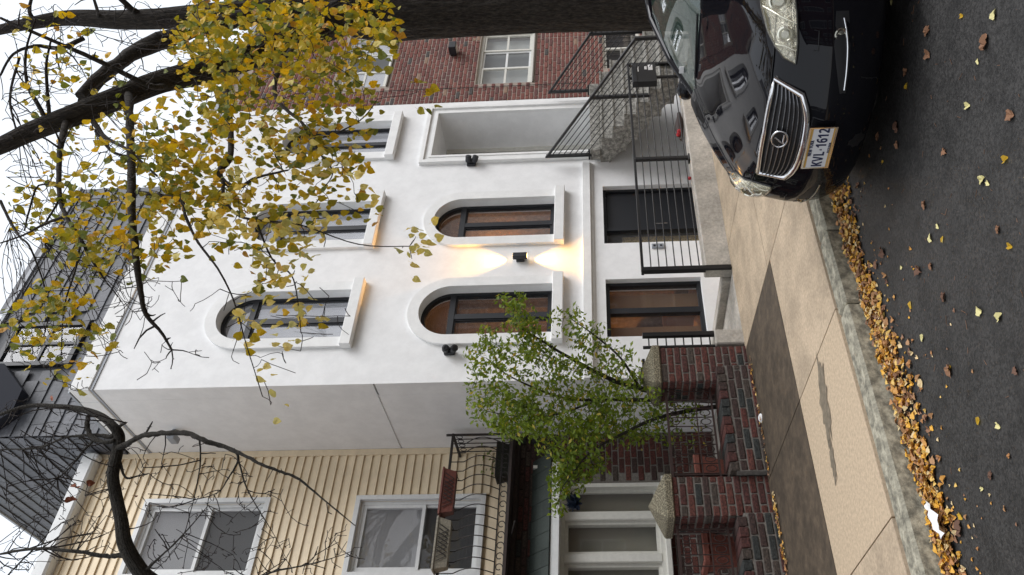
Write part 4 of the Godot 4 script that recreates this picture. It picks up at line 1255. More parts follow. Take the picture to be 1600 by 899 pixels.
func gate_pier(label: String, x0: float, x1: float, z0: float, z1: float, top: float):
	var P := thing("gate_pier", label, "pier")
	var y0 := walk_y(z1) - 0.03
	part("core", bx(Vector3(x0 + 0.009, y0 - 0.2, z0 + 0.009), Vector3(x1 - 0.009, top, z1 - 0.009)), M.old_mortar, P)
	var yes := func(_a, _y, _l): return true
	var w := [0, 0, 1, 1, 2, 2, 3, 4, 5]
	bricks(P, Vector3(x0, y0, z1), Basis.IDENTITY, x1 - x0, top - y0, 0.0775, 0.235, "oldbrick", yes, 300, w, 0, 0.017)
	bricks(P, Vector3(x0, y0, z0 + 0.05), Basis(Vector3(0, 0, 1), Vector3.UP, Vector3(-1, 0, 0)), z1 - z0 - 0.052, top - y0, 0.0775, 0.235, "oldbrick", yes, 300, w, 0, 0.017)
	bricks(P, Vector3(x1, y0, z1 - 0.052), Basis(Vector3(0, 0, -1), Vector3.UP, Vector3(1, 0, 0)), z1 - z0 - 0.052, top - y0, 0.0775, 0.235, "oldbrick", yes, 300, w, 0, 0.017)
	var c := MB.new()
	var o := 0.022
	var mx := (x0 + x1) / 2.0
	var mz := (z0 + z1) / 2.0
	c.cbox(Vector3(x0 - o, top + 0.002, z0 - o), Vector3(x1 + o, top + 0.085, z1 + o), 0.01)
	var tip := Vector3(mx, top + 0.245, mz)
	var k := [Vector3(x0 - o + 0.008, top + 0.086, z0 - o + 0.008), Vector3(x1 + o - 0.008, top + 0.086, z0 - o + 0.008), Vector3(x1 + o - 0.008, top + 0.086, z1 + o - 0.008), Vector3(x0 - o + 0.008, top + 0.086, z1 + o - 0.008)]
	for j in 4: c.otri(k[j], k[(j + 1) % 4], tip, (k[j] + k[(j + 1) % 4]) / 2.0 - Vector3(mx, top, mz))
	part("cap", c, M.cap_stone, P)

func front_garden():
	gate_pier("old brick gate pier with a pointed stone cap next to the concrete wall end", 4.79, 5.26, 1.40, 1.86, 1.22)
	gate_pier("old brick gate pier with a pointed stone cap below the white casement windows", 3.23, 3.66, 1.40, 1.86, 1.20)
	var W := thing("garden_wall", "low old brick garden wall running between the pointed gate piers", "wall")
	var yes := func(_a, _y, _l): return true
	var wts := [0, 1, 1, 2, 3, 3, 4, 4, 5, 5]
	var y0 := walk_y(1.95) - 0.03
	for seg in [[3.665, 4.93], [1.2, 3.225]]:
		part("core", bx(Vector3(seg[0], y0 - 0.2, 1.56), Vector3(seg[1], 0.555, 1.948)), M.old_mortar, W)
		bricks(W, Vector3(seg[0], y0, 1.957), Basis.IDENTITY, seg[1] - seg[0], 0.315, 0.0775, 0.24, "oldbrick", yes, 300, wts, 0, 0.017)
		# a top course of bricks laid across
		var x: float = seg[0]
		while x < seg[1] - 0.05:
			var l := minf(0.105, seg[1] - x)
			var o := part("brick", brick_mesh(snappedf(l - 0.012, 0.005), 0.09, 0.40, rng.randi() % 3), M["oldbrick%d" % wts[rng.randi() % wts.size()]], W)
			o.transform = Transform3D(Basis.IDENTITY, Vector3(x, 0.535 + rng.randf_range(-0.004, 0.004), 1.962 + rng.randf_range(-0.005, 0.005)))
			x += 0.105
		if seg[1] > 4.0:
			bricks(W, Vector3(seg[1], y0, 1.955), Basis(Vector3(0, 0, -1), Vector3.UP, Vector3(1, 0, 0)), 0.38, 0.31, 0.0775, 0.24, "oldbrick", yes, 300, wts, 0, 0.017)
	var names := ["rusty scrolled iron railing on the brick wall between the two gate piers", "rusty scrolled iron railing on the brick wall under the casement windows"]
	var n := 0
	for seg in [[3.70, 4.86], [1.2, 3.20]]:
		var R := thing("iron_railing", names[n], "railing")
		n += 1
		var z := 1.72
		part("top_rail", bx(Vector3(seg[0], 1.165, z - 0.012), Vector3(seg[1], 1.19, z + 0.012)), M.rust_iron, R)
		part("bottom_rail", bx(Vector3(seg[0], 0.68, z - 0.01), Vector3(seg[1], 0.70, z + 0.01)), M.rust_iron, R)
		part("mid_rail", bx(Vector3(seg[0], 0.86, z - 0.008), Vector3(seg[1], 0.872, z + 0.008)), M.rust_iron, R)
		for fx in [seg[0] + 0.04, seg[1] - 0.04]: part("foot", bar(Vector3(fx, 0.62, z), Vector3(fx, 1.17, z), 0.012, 5), M.rust_iron, R)
		var x: float = seg[0] + 0.06
		while x < seg[1]:
			part("bar", bar(Vector3(x, 0.69, z), Vector3(x, 1.18, z), 0.0065, 5), M.rust_iron, R)
			var s := MB.new()
			var p := []
			var r := []
			for k in 15:
				var a := TAU * 1.1 * k / 14.0
				p.append(Vector3(x + 0.055 + cos(a) * 0.036, 0.775 + sin(a) * 0.055, z)); r.append(0.0055)
			s.tube(p, r, 4)
			part("scroll", s, M.rust_iron, R)
			var s2 := MB.new()
			var p2 := []
			for k in 15:
				var a := TAU * 1.1 * k / 14.0
				p2.append(Vector3(x + 0.055 + cos(a) * 0.03, 1.10 + sin(a) * 0.04, z))
			s2.tube(p2, r, 4)
			part("scroll", s2, M.rust_iron, R)
			x += 0.11
	# terracotta troughs on a brick ledge behind the railing
	part("ledge", bx(Vector3(2.6, 0.26, 1.1), Vector3(4.75, 0.56, 1.5), 0.01), M.oldbrick1, W)
	for q in [[3.86, 4.10, "square terracotta pot behind the railing between the gate piers"], [2.95, 3.24, "terracotta pot behind the railing under the casement windows"]]:
		var T := thing("plant_pot", q[2], "pot", Vector3(0, 0.561, 0))
		var a: float = q[0]
		var e: float = q[1]
		var b := MB.new()
		b.hexa([Vector3(a + 0.04, 0.0, 1.18), Vector3(e - 0.04, 0.0, 1.18), Vector3(e - 0.04, 0.0, 1.42), Vector3(a + 0.04, 0.0, 1.42), Vector3(a, 0.31, 1.14), Vector3(e, 0.31, 1.14), Vector3(e, 0.31, 1.46), Vector3(a, 0.31, 1.46)])
		part("body", b, M.terracotta, T)
		part("rim", bx(Vector3(a - 0.02, 0.29, 1.12), Vector3(e + 0.02, 0.36, 1.48), 0.012), M.terracotta, T)
		part("soil", bx(Vector3(a + 0.015, 0.33, 1.15), Vector3(e - 0.015, 0.366, 1.45)), M.soil, T)

func far_side():
	# the houses over the road, behind the camera: the windows and the car mirror them
	part_house("brown brick row house across the road with a flat cornice", -16.0, -6.0, 9.6, M.oldbrick2)
	part_house("red brick row house across the road with paired windows", -5.9, 4.0, 10.4, M.brick1)
	part_house("pale brick row house across the road with a low door", 4.1, 14.0, 9.2, M.brick5)
	part_house("dark brick row house across the road at the end of the row", 14.1, 26.0, 10.0, M.oldbrick0)
	near_house("tan brick row house further along beyond the cream house", -6.2, 0.15, 10.2, M.brick3)
	near_house("grey painted row house at the far end of the near row", -14.0, -6.3, 9.4, M.slate2)
	tall_tree()
	struct("far_pavement", bx(Vector3(-60, -0.3, 14.402), Vector3(60, 0.13, 18.8)), M.slab0)

func tall_tree():
	var T := thing("tall_bare_tree", "tall leafless street tree on the pavement across the road", "tree", Vector3(15.0, 0.0, 15.2))
	part("trunk", bar(Vector3(0, 0.0, 0), Vector3(0.1, 5.2, 0), 0.26, 10), M.bark, T)
	var b := MB.new()
	grow(b, Vector3(0.1, 5.1, 0), Vector3(0.1, 1, 0.05), 3.4, 0.22, 0)
	part("branches", b, M.bark, T).set_meta("kind", "stuff")
func grow(b: MB, p: Vector3, d: Vector3, l: float, r: float, level: int):
	d = d.normalized()
	var mid := p + d * l * 0.5 + Vector3(rng.randf_range(-1, 1), 0, rng.randf_range(-1, 1)) * l * 0.06
	var e := p + d * l
	b.tube([p, mid, e], [r, r * 0.85, r * 0.7], 6 if level < 3 else 4, false)
	if level >= 5: return
	for k in (3 if level < 4 else 2):
		var s := Vector3(rng.randf_range(-1, 1), rng.randf_range(-0.25, 0.7), rng.randf_range(-1, 1)) * 0.85
		grow(b, e if k else mid.lerp(e, rng.randf()), d + s, l * rng.randf_range(0.6, 0.82), r * 0.6, level + 1)

func part_house(label: String, x0: float, x1: float, h: float, m: Material):
	var H := thing("row_house", label, "house", Vector3(0, 0, 0))
	var z := 18.8
	part("wall", bx(Vector3(x0, 0.0, z), Vector3(x1, h, z + 8.0)), m, H)
	part("cornice", bx(Vector3(x0, h - 0.4, z - 0.3), Vector3(x1, h + 0.1, z - 0.001), 0.03), M.dark_board, H)
	for fl in 3:
		var x := x0 + 1.0
		while x < x1 - 1.4:
			var y := 1.3 + fl * 3.0
			var f := MB.new()
			f.box(Vector3(x - 0.08, y - 0.08, z - 0.06), Vector3(x, y + 1.78, z - 0.001)); f.box(Vector3(x + 1.0, y - 0.08, z - 0.06), Vector3(x + 1.08, y + 1.78, z - 0.001))
			f.box(Vector3(x, y + 1.7, z - 0.06), Vector3(x + 1.0, y + 1.78, z - 0.001)); f.box(Vector3(x, y - 0.08, z - 0.06), Vector3(x + 1.0, y, z - 0.001)); f.box(Vector3(x, y + 0.82, z - 0.05), Vector3(x + 1.0, y + 0.9, z - 0.001))
			var w := part("window", f, M.vinyl_white, H)
			part("pane", bx(Vector3(x, y, z - 0.02), Vector3(x + 1.0, y + 1.7, z - 0.002)), M.far_glass, w)
			x += 2.2

func near_house(label: String, x0: float, x1: float, h: float, m: Material):
	var H := thing("row_house", label, "house", Vector3.ZERO)
	var z := 1.2
	part("wall", bx(Vector3(x0, 0.0, z - 9.6), Vector3(x1, h, z)), m, H)
	part("cornice", bx(Vector3(x0, h - 0.4, z + 0.001), Vector3(x1, h + 0.1, z + 0.3), 0.03), M.dark_board, H)
	for fl in 3:
		for k in 2:
			var x := x0 + 1.0 + k * 2.4
			var y := 1.3 + fl * 3.0
			var f := MB.new()
			f.ring(outline([x, x + 1.0, y, y + 1.7, false], 0.08), outline([x, x + 1.0, y, y + 1.7, false], 0.0), z + 0.001, z + 0.06, true)
			var w := part("window", f, M.vinyl_white, H)
			part("pane", bx(Vector3(x, y, z + 0.002), Vector3(x + 1.0, y + 1.7, z + 0.02)), M.far_glass, w)

# ------------------------------------------------------------------ the car: nose towards -x, along the kerb
const CX := 3.74
const CZ := 6.03
const HALF := 0.915
var nose_curve := [[0.0, 0.0], [0.3, 0.03], [0.5, 0.095], [0.65, 0.17], [0.8, 0.28], [0.9, 0.38], [0.96, 0.47], [1.0, 0.60]]
var nose_prof := [[0.20, 0.17], [0.09, 0.21], [0.025, 0.30], [0.0, 0.40], [0.0, 0.51], [0.028, 0.60], [0.065, 0.70], [0.115, 0.78], [0.20, 0.832], [0.45, 0.905], [0.85, 0.985], [1.25, 1.04], [1.55, 1.07]]
func table(t: Array, a: float) -> float:
	for k in t.size() - 1:
		if a <= t[k + 1][0]: return lerpf(t[k][1], t[k + 1][1], clampf((a - t[k][0]) / (t[k + 1][0] - t[k][0]), 0.0, 1.0))
	return t[t.size() - 1][1]
func nose_point(s: float, k: float) -> Vector3:       # k: place along the profile, 0 .. 12
	var i := mini(int(k), nose_prof.size() - 2)
	var f := k - i
	var p0: Array = nose_prof[maxi(i - 1, 0)]
	var p1: Array = nose_prof[i]
	var p2: Array = nose_prof[i + 1]
	var p3: Array = nose_prof[mini(i + 2, nose_prof.size() - 1)]
	var d := cubic_interpolate(p1[0], p2[0], p0[0], p3[0], f)
	var h := cubic_interpolate(p1[1], p2[1], p0[1], p3[1], f)
	var a := absf(s) / HALF
	var x0 := table(nose_curve, a)
	var t := clampf((d - 0.2) / 1.35, 0.0, 1.0) if k > 7.0 else 0.0
	h -= (0.02 * pow(a, 4.0) + 0.022 * a * a) * clampf((h - 0.6) / 0.25, 0.0, 1.0)
	if k > 8.0: h += 0.016 * exp(-pow((a - 0.62) / 0.1, 2.0)) * (1.0 - t * 0.5)      # bonnet crease
	if k > 6.5: h += 0.035 * exp(-pow((a - 0.95) / 0.14, 2.0)) * minf(1.0, (k - 6.5) / 1.5)
	return Vector3(lerpf(x0, 0.10 * a * a, t) + d, h, s)
func nose_x(s: float, h: float) -> float:
	var lo := 0.6
	var hi := 12.0
	for k in 30:
		var m := (lo + hi) / 2.0
		if nose_point(s, m).y < h: lo = m
		else: hi = m
	return nose_point(s, lo).x
func on_nose(s: float, h: float, off: float) -> Vector3:
	var e := 0.01
	var p := Vector3(nose_x(s, h), h, s)
	var ds := Vector3(nose_x(s + e, h), h, s + e) - Vector3(nose_x(s - e, h), h, s - e)
	var dh := Vector3(nose_x(s, h + e), h + e, s) - Vector3(nose_x(s, h - e), h - e, s)
	var n := dh.cross(ds).normalized()
	if n.x > 0: n = -n
	return p + n * off
func nose_patch(top: Array, bottom: Array, off: float, rows := 5) -> MB:
	var m := MB.new()
	var g := []
	for r in rows + 1:
		var row := []
		for k in top.size():
			var q: Vector2 = bottom[k].lerp(top[k], float(r) / rows)
			var edge := 0.0 if (r == 0 or r == rows or k == 0 or k == top.size() - 1) else 1.0
			row.append(on_nose(q.x, q.y, off * (0.35 + 0.65 * edge)))
		g.append(row)
	m.grid(g, top[0].x < top[top.size() - 1].x)
	return m

func car():
	var C := thing("parked_car", "wet black sedan parked at the kerb with a chrome barred grille", "car", Vector3(CX, 0, CZ))
	var P: Material = M.car_paint
	var cols := []
	for k in 35:
		var t := -1.0 + 2.0 * k / 34.0
		cols.append(HALF * signf(t) * (1.0 - pow(1.0 - absf(t), 1.35)))
	var g := []
	for r in 37:
		var row := []
		for s in cols: row.append(nose_point(s, r / 36.0 * 7.6))
		g.append(row)
	var b := MB.new()
	b.grid(g)
	part("front_bumper", b, P, C)
	g = []
	for r in 25:
		var row := []
		for s in cols: row.append(nose_point(s * 0.999, 7.65 + r / 24.0 * 4.35) + Vector3(0, 0.004, 0))
		g.append(row)
	b = MB.new()
	b.grid(g)
	part("bonnet", b, P, C)
	# panel gaps
	for sm in [[-1.0, 1.0, 7.62, 7.62], [-0.78, -0.78, 8.0, 11.9], [0.78, 0.78, 8.0, 11.9]]:
		var gp := []
		var gr0 := []
		for k in 25:
			var f := k / 24.0
			gp.append(nose_point(HALF * lerpf(sm[0], sm[1], f) * 0.998, lerpf(sm[2], sm[3], f)) + Vector3(-0.002, 0.005, 0)); gr0.append(0.0035)
		b = MB.new()
		b.tube(gp, gr0, 5)
		part("panel_gap", b, M.car_black, C)
	# flanks with wheel arches
	var belt := [[0.60, 0.79], [0.78, 0.855], [0.95, 0.90], [1.3, 0.955], [1.6, 0.975], [2.4, 0.985], [3.4, 0.99], [4.1, 0.98], [4.45, 0.90], [4.6, 0.72]]
	for sd in [-1.0, 1.0]:
		g = []
		for k in 81:
			var x := lerpf(0.60, 4.55, k / 80.0)
			var low := 0.19
			for wx in [0.93, 3.55]:
				if absf(x - wx) < 0.36: low = maxf(low, 0.31 + sqrt(0.36 * 0.36 - (x - wx) * (x - wx)) * 0.98)
			var top := table(belt, x)
			low = minf(low, top - 0.03)
			var tuck := 0.0 if x < 3.9 else 0.16 * pow((x - 3.9) / 0.65, 2.0)
			var row := []
			for j in 9:
				var f := j / 8.0
				var h := lerpf(low, top, f)
				var w := HALF - 0.045 * pow(clampf((h - 0.62) / 0.38, 0.0, 1.0), 2.0) - 0.04 * pow(clampf((0.45 - h) / 0.3, 0.0, 1.0), 2.0) + 0.012 * exp(-pow((h - 0.66) / 0.05, 2.0)) - tuck
				if x < 1.0: w = lerpf(HALF - 0.003, w, (x - 0.60) / 0.40)
				row.append(Vector3(x, h, sd * w))
			g.append(row)
		b = MB.new()
		b.grid(g, sd > 0)
		part("flank", b, P, C)
	# shoulders, boot and tail
	g = []
	for k in 13:
		var f := k / 12.0
		var s := lerpf(-1.0, 1.0, f)
		var row := []
		for q in [[3.75, 1.0, 0.83], [4.1, 1.0, 0.83], [4.4, 0.985, 0.80], [4.5, 0.90, 0.78], [4.58, 0.7, 0.76], [4.6, 0.5, 0.76], [4.55, 0.22, 0.74]]:
			row.append(Vector3(q[0] - 0.1 * s * s, q[1], q[2] * s * 1.01))
		g.append(row)
	b = MB.new()
	b.grid(g, false)
	part("boot", b, P, C)
	# greenhouse
	var st := [[1.50, 1.045, 0.78, 1.06, 0.74], [2.42, 0.985, 0.84, 1.375, 0.565], [2.9, 0.985, 0.85, 1.40, 0.575], [3.4, 0.985, 0.84, 1.375, 0.565], [4.05, 0.985, 0.80, 1.02, 0.70]]
	g = []
	for q in [st[1], st[2], st[3]]:
		var row := []
		for k in 11:
			var t := -1.0 + 2.0 * k / 10.0
			row.append(Vector3(q[0] + 0.05 * t * t * (-1.0 if q[0] > 3 else 1.0), q[3] - 0.035 * t * t, q[4] * t * 1.04))
		g.append(row)
	b = MB.new()
	b.grid(g)
	part("roof", b, P, C)
	for e in [[st[0], st[1], "windscreen"], [st[4], st[3], "rear_window"]]:
		g = []
		for r in 7:
			var f := r / 6.0
			var row := []
			for k in 13:
				var t := -1.0 + 2.0 * k / 12.0
				var bend := 0.09 * t * t * (1.0 if e[2] == "windscreen" else -1.0)
				row.append(Vector3(lerpf(e[0][0], e[1][0], f) + bend * (1.0 - f * 0.4), lerpf(e[0][3], e[1][3], f) + 0.03 * sin(PI * f) - 0.03 * t * t * f, lerpf(e[0][4], e[1][4], f) * t))
			g.append(row)
		b = MB.new()
		b.grid(g, e[2] != "windscreen")
		part(e[2], b, M.glass_car, C)
	for sd in [-1.0, 1.0]:
		# pillars and rails over the side glass
		var a0 := Vector3(1.62, 1.0, 0.825 * sd)
		var pts := [a0, Vector3(2.0, 1.20, 0.715 * sd), Vector3(2.46, 1.345, 0.595 * sd), Vector3(2.9, 1.37, 0.60 * sd), Vector3(3.4, 1.345, 0.59 * sd), Vector3(3.75, 1.19, 0.66 * sd), Vector3(4.08, 1.0, 0.76 * sd)]
		b = MB.new()
		b.tube(pts, [0.05, 0.042, 0.036, 0.034, 0.036, 0.05, 0.06], 8)
		part("roof_rail", b, P, C)
		b = MB.new()
		b.tube([Vector3(2.78, 1.0, 0.84 * sd), Vector3(2.82, 1.36, 0.605 * sd)], [0.04, 0.03], 6)
		part("door_pillar", b, M.car_black, C)
		for w in [[[1.72, 1.0], [2.76, 1.0], [2.8, 1.34], [2.44, 1.33], [2.0, 1.18]], [[2.82, 1.0], [3.95, 1.0], [3.72, 1.17], [3.4, 1.33], [2.84, 1.34]]]:
			b = MB.new()
			var q := []
			for c in w: q.append(Vector3(c[0], c[1], sd * lerpf(0.84, 0.605, (c[1] - 1.0) / 0.34)))
			for k in q.size() - 2: b.otri(q[0], q[k + 1], q[k + 2], Vector3(0, 0.4, sd))
			part("side_window", b, M.glass_car, C)
		part("shoulder", bx(Vector3(1.6, 0.955, sd * 0.84 - 0.05), Vector3(4.12, 1.0, sd * 0.84 + 0.05), 0.015), P, C)
		# door mirror
		b = MB.new()
		var mb_pts := []
		for k in 9:
			var a := PI * k / 8.0
			mb_pts.append(Vector2(0.085 * sin(a) + 0.002, -0.1 * cos(a)))
		b.lathe(mb_pts, Vector3(1.98, 1.07, sd * 0.985), 12, Vector3(0, 0.1, sd).normalized())
		var mr := part("door_mirror", b, P, C)
		part("arm", bar(Vector3(1.98, 1.03, sd * 0.80), Vector3(1.98, 1.05, sd * 0.9), 0.025), M.car_black, mr)
		part("mirror_glass", bx(Vector3(2.06, 1.01, sd * 0.985 - 0.07), Vector3(2.067, 1.13, sd * 0.985 + 0.07), 0.002), M.chrome, mr)
		for wx in [0.93, 3.55]:
			b = MB.new()
			b.lathe([Vector2(0.20, 0.075), Vector2(0.285, 0.085), Vector2(0.312, 0.06), Vector2(0.316, 0.0), Vector2(0.312, -0.06), Vector2(0.285, -0.085), Vector2(0.2, -0.075)], Vector3(wx, 0.316, sd * 0.81), 28, Vector3(0, 0, sd))
			var wh := part("wheel", b, M.tyre, C)
			b = MB.new()
			b.lathe([Vector2(0.21, 0.07), Vector2(0.195, 0.055), Vector2(0.19, -0.05)], Vector3(wx, 0.316, sd * 0.81), 24, Vector3(0, 0, sd))
			b.lathe([Vector2(0.0, 0.06), Vector2(0.05, 0.055), Vector2(0.055, 0.03)], Vector3(wx, 0.316, sd * 0.81), 14, Vector3(0, 0, sd))
			for k in 7:
				var a := TAU * k / 7.0
				b.tube([Vector3(wx + cos(a) * 0.04, 0.316 + sin(a) * 0.04, sd * 0.86), Vector3(wx + cos(a) * 0.2, 0.316 + sin(a) * 0.2, sd * 0.865)], [0.022, 0.018], 5)
			part("rim", b, M.chrome, wh)
		# headlight
		var tp := [Vector2(0.47, 0.704), Vector2(0.485, 0.76), Vector2(0.52, 0.80), Vector2(0.57, 0.838), Vector2(0.64, 0.862), Vector2(0.74, 0.872), Vector2(0.82, 0.872), Vector2(0.885, 0.868)]
		var bt := [Vector2(0.47, 0.698), Vector2(0.53, 0.692), Vector2(0.58, 0.692), Vector2(0.64, 0.696), Vector2(0.70, 0.70), Vector2(0.77, 0.71), Vector2(0.83, 0.735), Vector2(0.885, 0.79)]
		var tpf := []
		var btf := []
		for k in tp.size():
			tpf.append(Vector2(tp[k].x * sd, tp[k].y)); btf.append(Vector2(bt[k].x * sd, bt[k].y))
		var hl := part("headlight", nose_patch(tpf, btf, 0.008, 6), M.lamp_bowl, C)
		part("lens", nose_patch(tpf, btf, 0.034, 6), M.lamp_lens, hl)
		var edge := []
		var er := []
		for q in tpf: edge.append(on_nose(q.x, q.y, 0.006))
		for k in btf.size(): edge.append(on_nose(btf[btf.size() - 1 - k].x, btf[btf.size() - 1 - k].y, 0.006))
		edge.append(edge[0])
		for q in edge: er.append(0.007)
		b = MB.new()
		b.tube(edge, er, 5)
		part("seal", b, M.car_black, hl)
		for lamp in [[0.60, 0.755, 0.042], [0.73, 0.785, 0.056]]:
			var lp := on_nose(sd * lamp[0], lamp[1], 0.012)
			var ax := (on_nose(sd * lamp[0], lamp[1], 0.1) - on_nose(sd * lamp[0], lamp[1], 0.0)).normalized().lerp(Vector3(-1, 0, 0), 0.4).normalized()
			b = MB.new()
			b.lathe([Vector2(lamp[2], -0.01), Vector2(lamp[2] + 0.004, 0.008), Vector2(lamp[2] - 0.006, 0.012), Vector2(lamp[2] - 0.012, 0.006)], lp, 18, ax)
			part("lamp_ring", b, M.lamp_ring, hl)
			b = MB.new()
			b.lathe([Vector2(lamp[2] - 0.012, 0.004), Vector2(lamp[2] * 0.5, 0.012), Vector2(0.0, 0.016)], lp, 16, ax)
			part("reflector", b, M.lamp_inner, hl)
		for rb in [[0.655, 0.70, 0.85], [0.535, 0.70, 0.795], [0.80, 0.735, 0.865]]:
			b = MB.new()
			b.tube([on_nose(sd * rb[0], rb[1], 0.014), on_nose(sd * (rb[0] + 0.012), (rb[1] + rb[2]) / 2.0, 0.02), on_nose(sd * rb[0], rb[2], 0.014)], [0.006, 0.007, 0.006], 5)
			part("divider", b, M.lamp_ring, hl)
		# fog lamp and its trims
		var fp := on_nose(sd * 0.63, 0.468, 0.006)
		b = MB.new()
		b.lathe([Vector2(0.036, -0.03), Vector2(0.038, -0.004), Vector2(0.032, 0.0), Vector2(0.02, -0.008), Vector2(0.0, -0.005)], fp, 16, Vector3(-1, 0, sd * 0.35).normalized())
		part("fog_lamp", b, M.lamp_inner, C)
		var tr := []
		var rr := []
		for k in 9:
			tr.append(on_nose(sd * lerpf(0.36, 0.70, k / 8.0), 0.428 + 0.03 * pow(k / 8.0, 4.0), 0.010)); rr.append(0.006)
		b = MB.new()
		b.tube(tr, rr, 5)
		part("bumper_trim", b, M.chrome, C)
		var dk := nose_patch([Vector2(sd * 0.34, 0.45), Vector2(sd * 0.46, 0.48), Vector2(sd * 0.58, 0.505), Vector2(sd * 0.73, 0.50)], [Vector2(sd * 0.34, 0.415), Vector2(sd * 0.46, 0.412), Vector2(sd * 0.58, 0.415), Vector2(sd * 0.73, 0.43)], 0.003, 3)
		part("fog_recess", dk, M.car_black, C)
		# washer cover line
		b = MB.new()
		b.tube([on_nose(sd * 0.55, 0.61, 0.004), on_nose(sd * 0.55, 0.585, 0.004), on_nose(sd * 0.64, 0.585, 0.004), on_nose(sd * 0.64, 0.61, 0.004)], [0.003, 0.003, 0.003, 0.003], 4)
		part("washer_cover", b, M.car_black, C)
	# grille
	var gt := []
	var gb := []
	for k in 13:
		var t := -1.0 + 2.0 * k / 12.0
		gt.append(Vector2(0.362 * t, 0.806 - 0.014 * t * t)); gb.append(Vector2(0.30 * t * (1.0 if absf(t) < 0.99 else 1.05), 0.597 + 0.05 * pow(absf(t), 4.0)))
	var gr := part("grille", nose_patch(gt, gb, 0.004, 8), M.car_black, C)
	for k in 7:
		var f := (k + 0.9) / 8.0
		var p := []
		var r := []
		for j in 13:
			var q: Vector2 = gb[j].lerp(gt[j], f)
			p.append(on_nose(q.x * 0.985, q.y, 0.012)); r.append(0.0052)
		var m := MB.new()
		m.tube(p, r, 5)
		part("slat", m, M.slat_chrome, gr)
	var loop := []
	var lr := []
	for q in gt: loop.append(on_nose(q.x, q.y, 0.012)); lr.append(0.016)
	for k in gb.size(): loop.append(on_nose(gb[gb.size() - 1 - k].x, gb[gb.size() - 1 - k].y, 0.012)); lr.append(0.022)
	loop.append(loop[0]); lr.append(0.016)
	b = MB.new()
	b.tube(loop, lr, 8)
	part("surround", b, M.chrome, gr)
	b = MB.new()
	var em := on_nose(0.015, 0.727, 0.03)
	var e1 := []
	var e2 := []
	for k in 25:
		var a := TAU * k / 24.0
		e1.append(em + Vector3(sin(a) * 0.012, sin(a) * 0.045, cos(a) * 0.06)); e2.append(0.0065)
	b.tube(e1, e2, 6)
	b.tube([em + Vector3(0.006, 0.03, 0.012), em + Vector3(-0.002, 0.0, -0.012), em + Vector3(-0.008, -0.022, -0.03), em + Vector3(-0.008, -0.022, 0.04)], [0.006, 0.007, 0.007, 0.006], 6)
	part("emblem", b, M.chrome, gr)
	part("emblem_disc", bx(em + Vector3(0.004, -0.035, -0.05), em + Vector3(0.012, 0.035, 0.05), 0.003), M.car_black, gr)
	part("lower_intake", nose_patch([Vector2(-0.42, 0.335), Vector2(0.0, 0.335), Vector2(0.42, 0.335)], [Vector2(-0.38, 0.225), Vector2(0.0, 0.225), Vector2(0.38, 0.225)], 0.004, 3), M.car_black, C)
	# number plate
	var pl := part("number_plate", bx(Vector3(-0.022, 0.437, -0.152), Vector3(-0.012, 0.592, 0.152), 0.002), M.plate_white, C)
	var hh := MB.new()
	hh.box(Vector3(-0.026, 0.432, -0.158), Vector3(-0.013, 0.442, 0.158)); hh.box(Vector3(-0.026, 0.586, -0.158), Vector3(-0.013, 0.597, 0.158))
	hh.box(Vector3(-0.026, 0.442, -0.158), Vector3(-0.013, 0.586, -0.149)); hh.box(Vector3(-0.026, 0.442, 0.149), Vector3(-0.013, 0.586, 0.158))
	part("plate_frame", hh, M.chrome, pl)
	part("plate_band", bx(Vector3(-0.0235, 0.572, -0.148), Vector3(-0.0222, 0.585, 0.148)), M.plate_gold, pl)
	part("plate_band", bx(Vector3(-0.0235, 0.443, -0.148), Vector3(-0.0222, 0.453, 0.148)), M.plate_gold, pl)
	for tx in [["KVL", -0.088, 0.507, 0.062, M.plate_blue], ["1612", 0.076, 0.507, 0.062, M.plate_blue], ["NEW YORK", 0.0, 0.565, 0.022, M.plate_blue], ["EXCELSIOR", 0.0, 0.456, 0.014, M.plate_blue]]:
		var tm := TextMesh.new()
		tm.text = tx[0]
		tm.font = sans()
		tm.font_size = 64
		tm.pixel_size = tx[3] / 46.0
		tm.depth = 0.002
		var o := part("plate_lettering", tm, tx[4], pl)
		o.transform = Transform3D(Basis(Vector3(0, 0, 0.78), Vector3.UP, Vector3(-1, 0, 0)), Vector3(-0.0238, tx[2], tx[1]))
	b = MB.new()
	b.tri(Vector3(-0.0245, 0.498, -0.019), Vector3(-0.0245, 0.498, -0.005), Vector3(-0.0245, 0.516, -0.012))
	part("plate_mark", b, M.plate_blue, pl)
	# wipers, cowl and what shows through the glass
	part("cowl", bx(Vector3(1.46, 1.0, -0.74), Vector3(1.62, 1.045, 0.74), 0.01), M.car_black, C)
	for w in [[-0.55, -0.02], [0.05, 0.55]]: part("wiper", bar(Vector3(1.52, 1.07, w[0]), Vector3(1.56, 1.088, w[1]), 0.009, 5), M.car_black, C)
	part("dashboard", bx(Vector3(1.65, 0.8, -0.68), Vector3(2.05, 1.0, 0.68), 0.05), M.car_black, C)
	for s in [-0.36, 0.36]:
		var se := part("seat", bx(Vector3(2.7, 0.45, s - 0.24), Vector3(2.88, 1.08, s + 0.24), 0.06), M.car_black, C)
		part("headrest", bx(Vector3(2.76, 1.1, s - 0.12), Vector3(2.86, 1.27, s + 0.12), 0.04), M.car_black, se)
	b = MB.new()
	var sw := []
	var sr := []
	for k in 21:
		var a := TAU * k / 20.0
		sw.append(Vector3(2.2 + 0.08 * sin(a), 0.97 + 0.17 * sin(a), 0.36 + 0.18 * cos(a))); sr.append(0.016)
	b.tube(sw, sr, 6)
	part("steering_wheel", b, M.car_black, C)
	part("floor_pan", bx(Vector3(0.65, 0.18, -0.66), Vector3(4.4, 0.34, 0.66)), M.car_black, C)
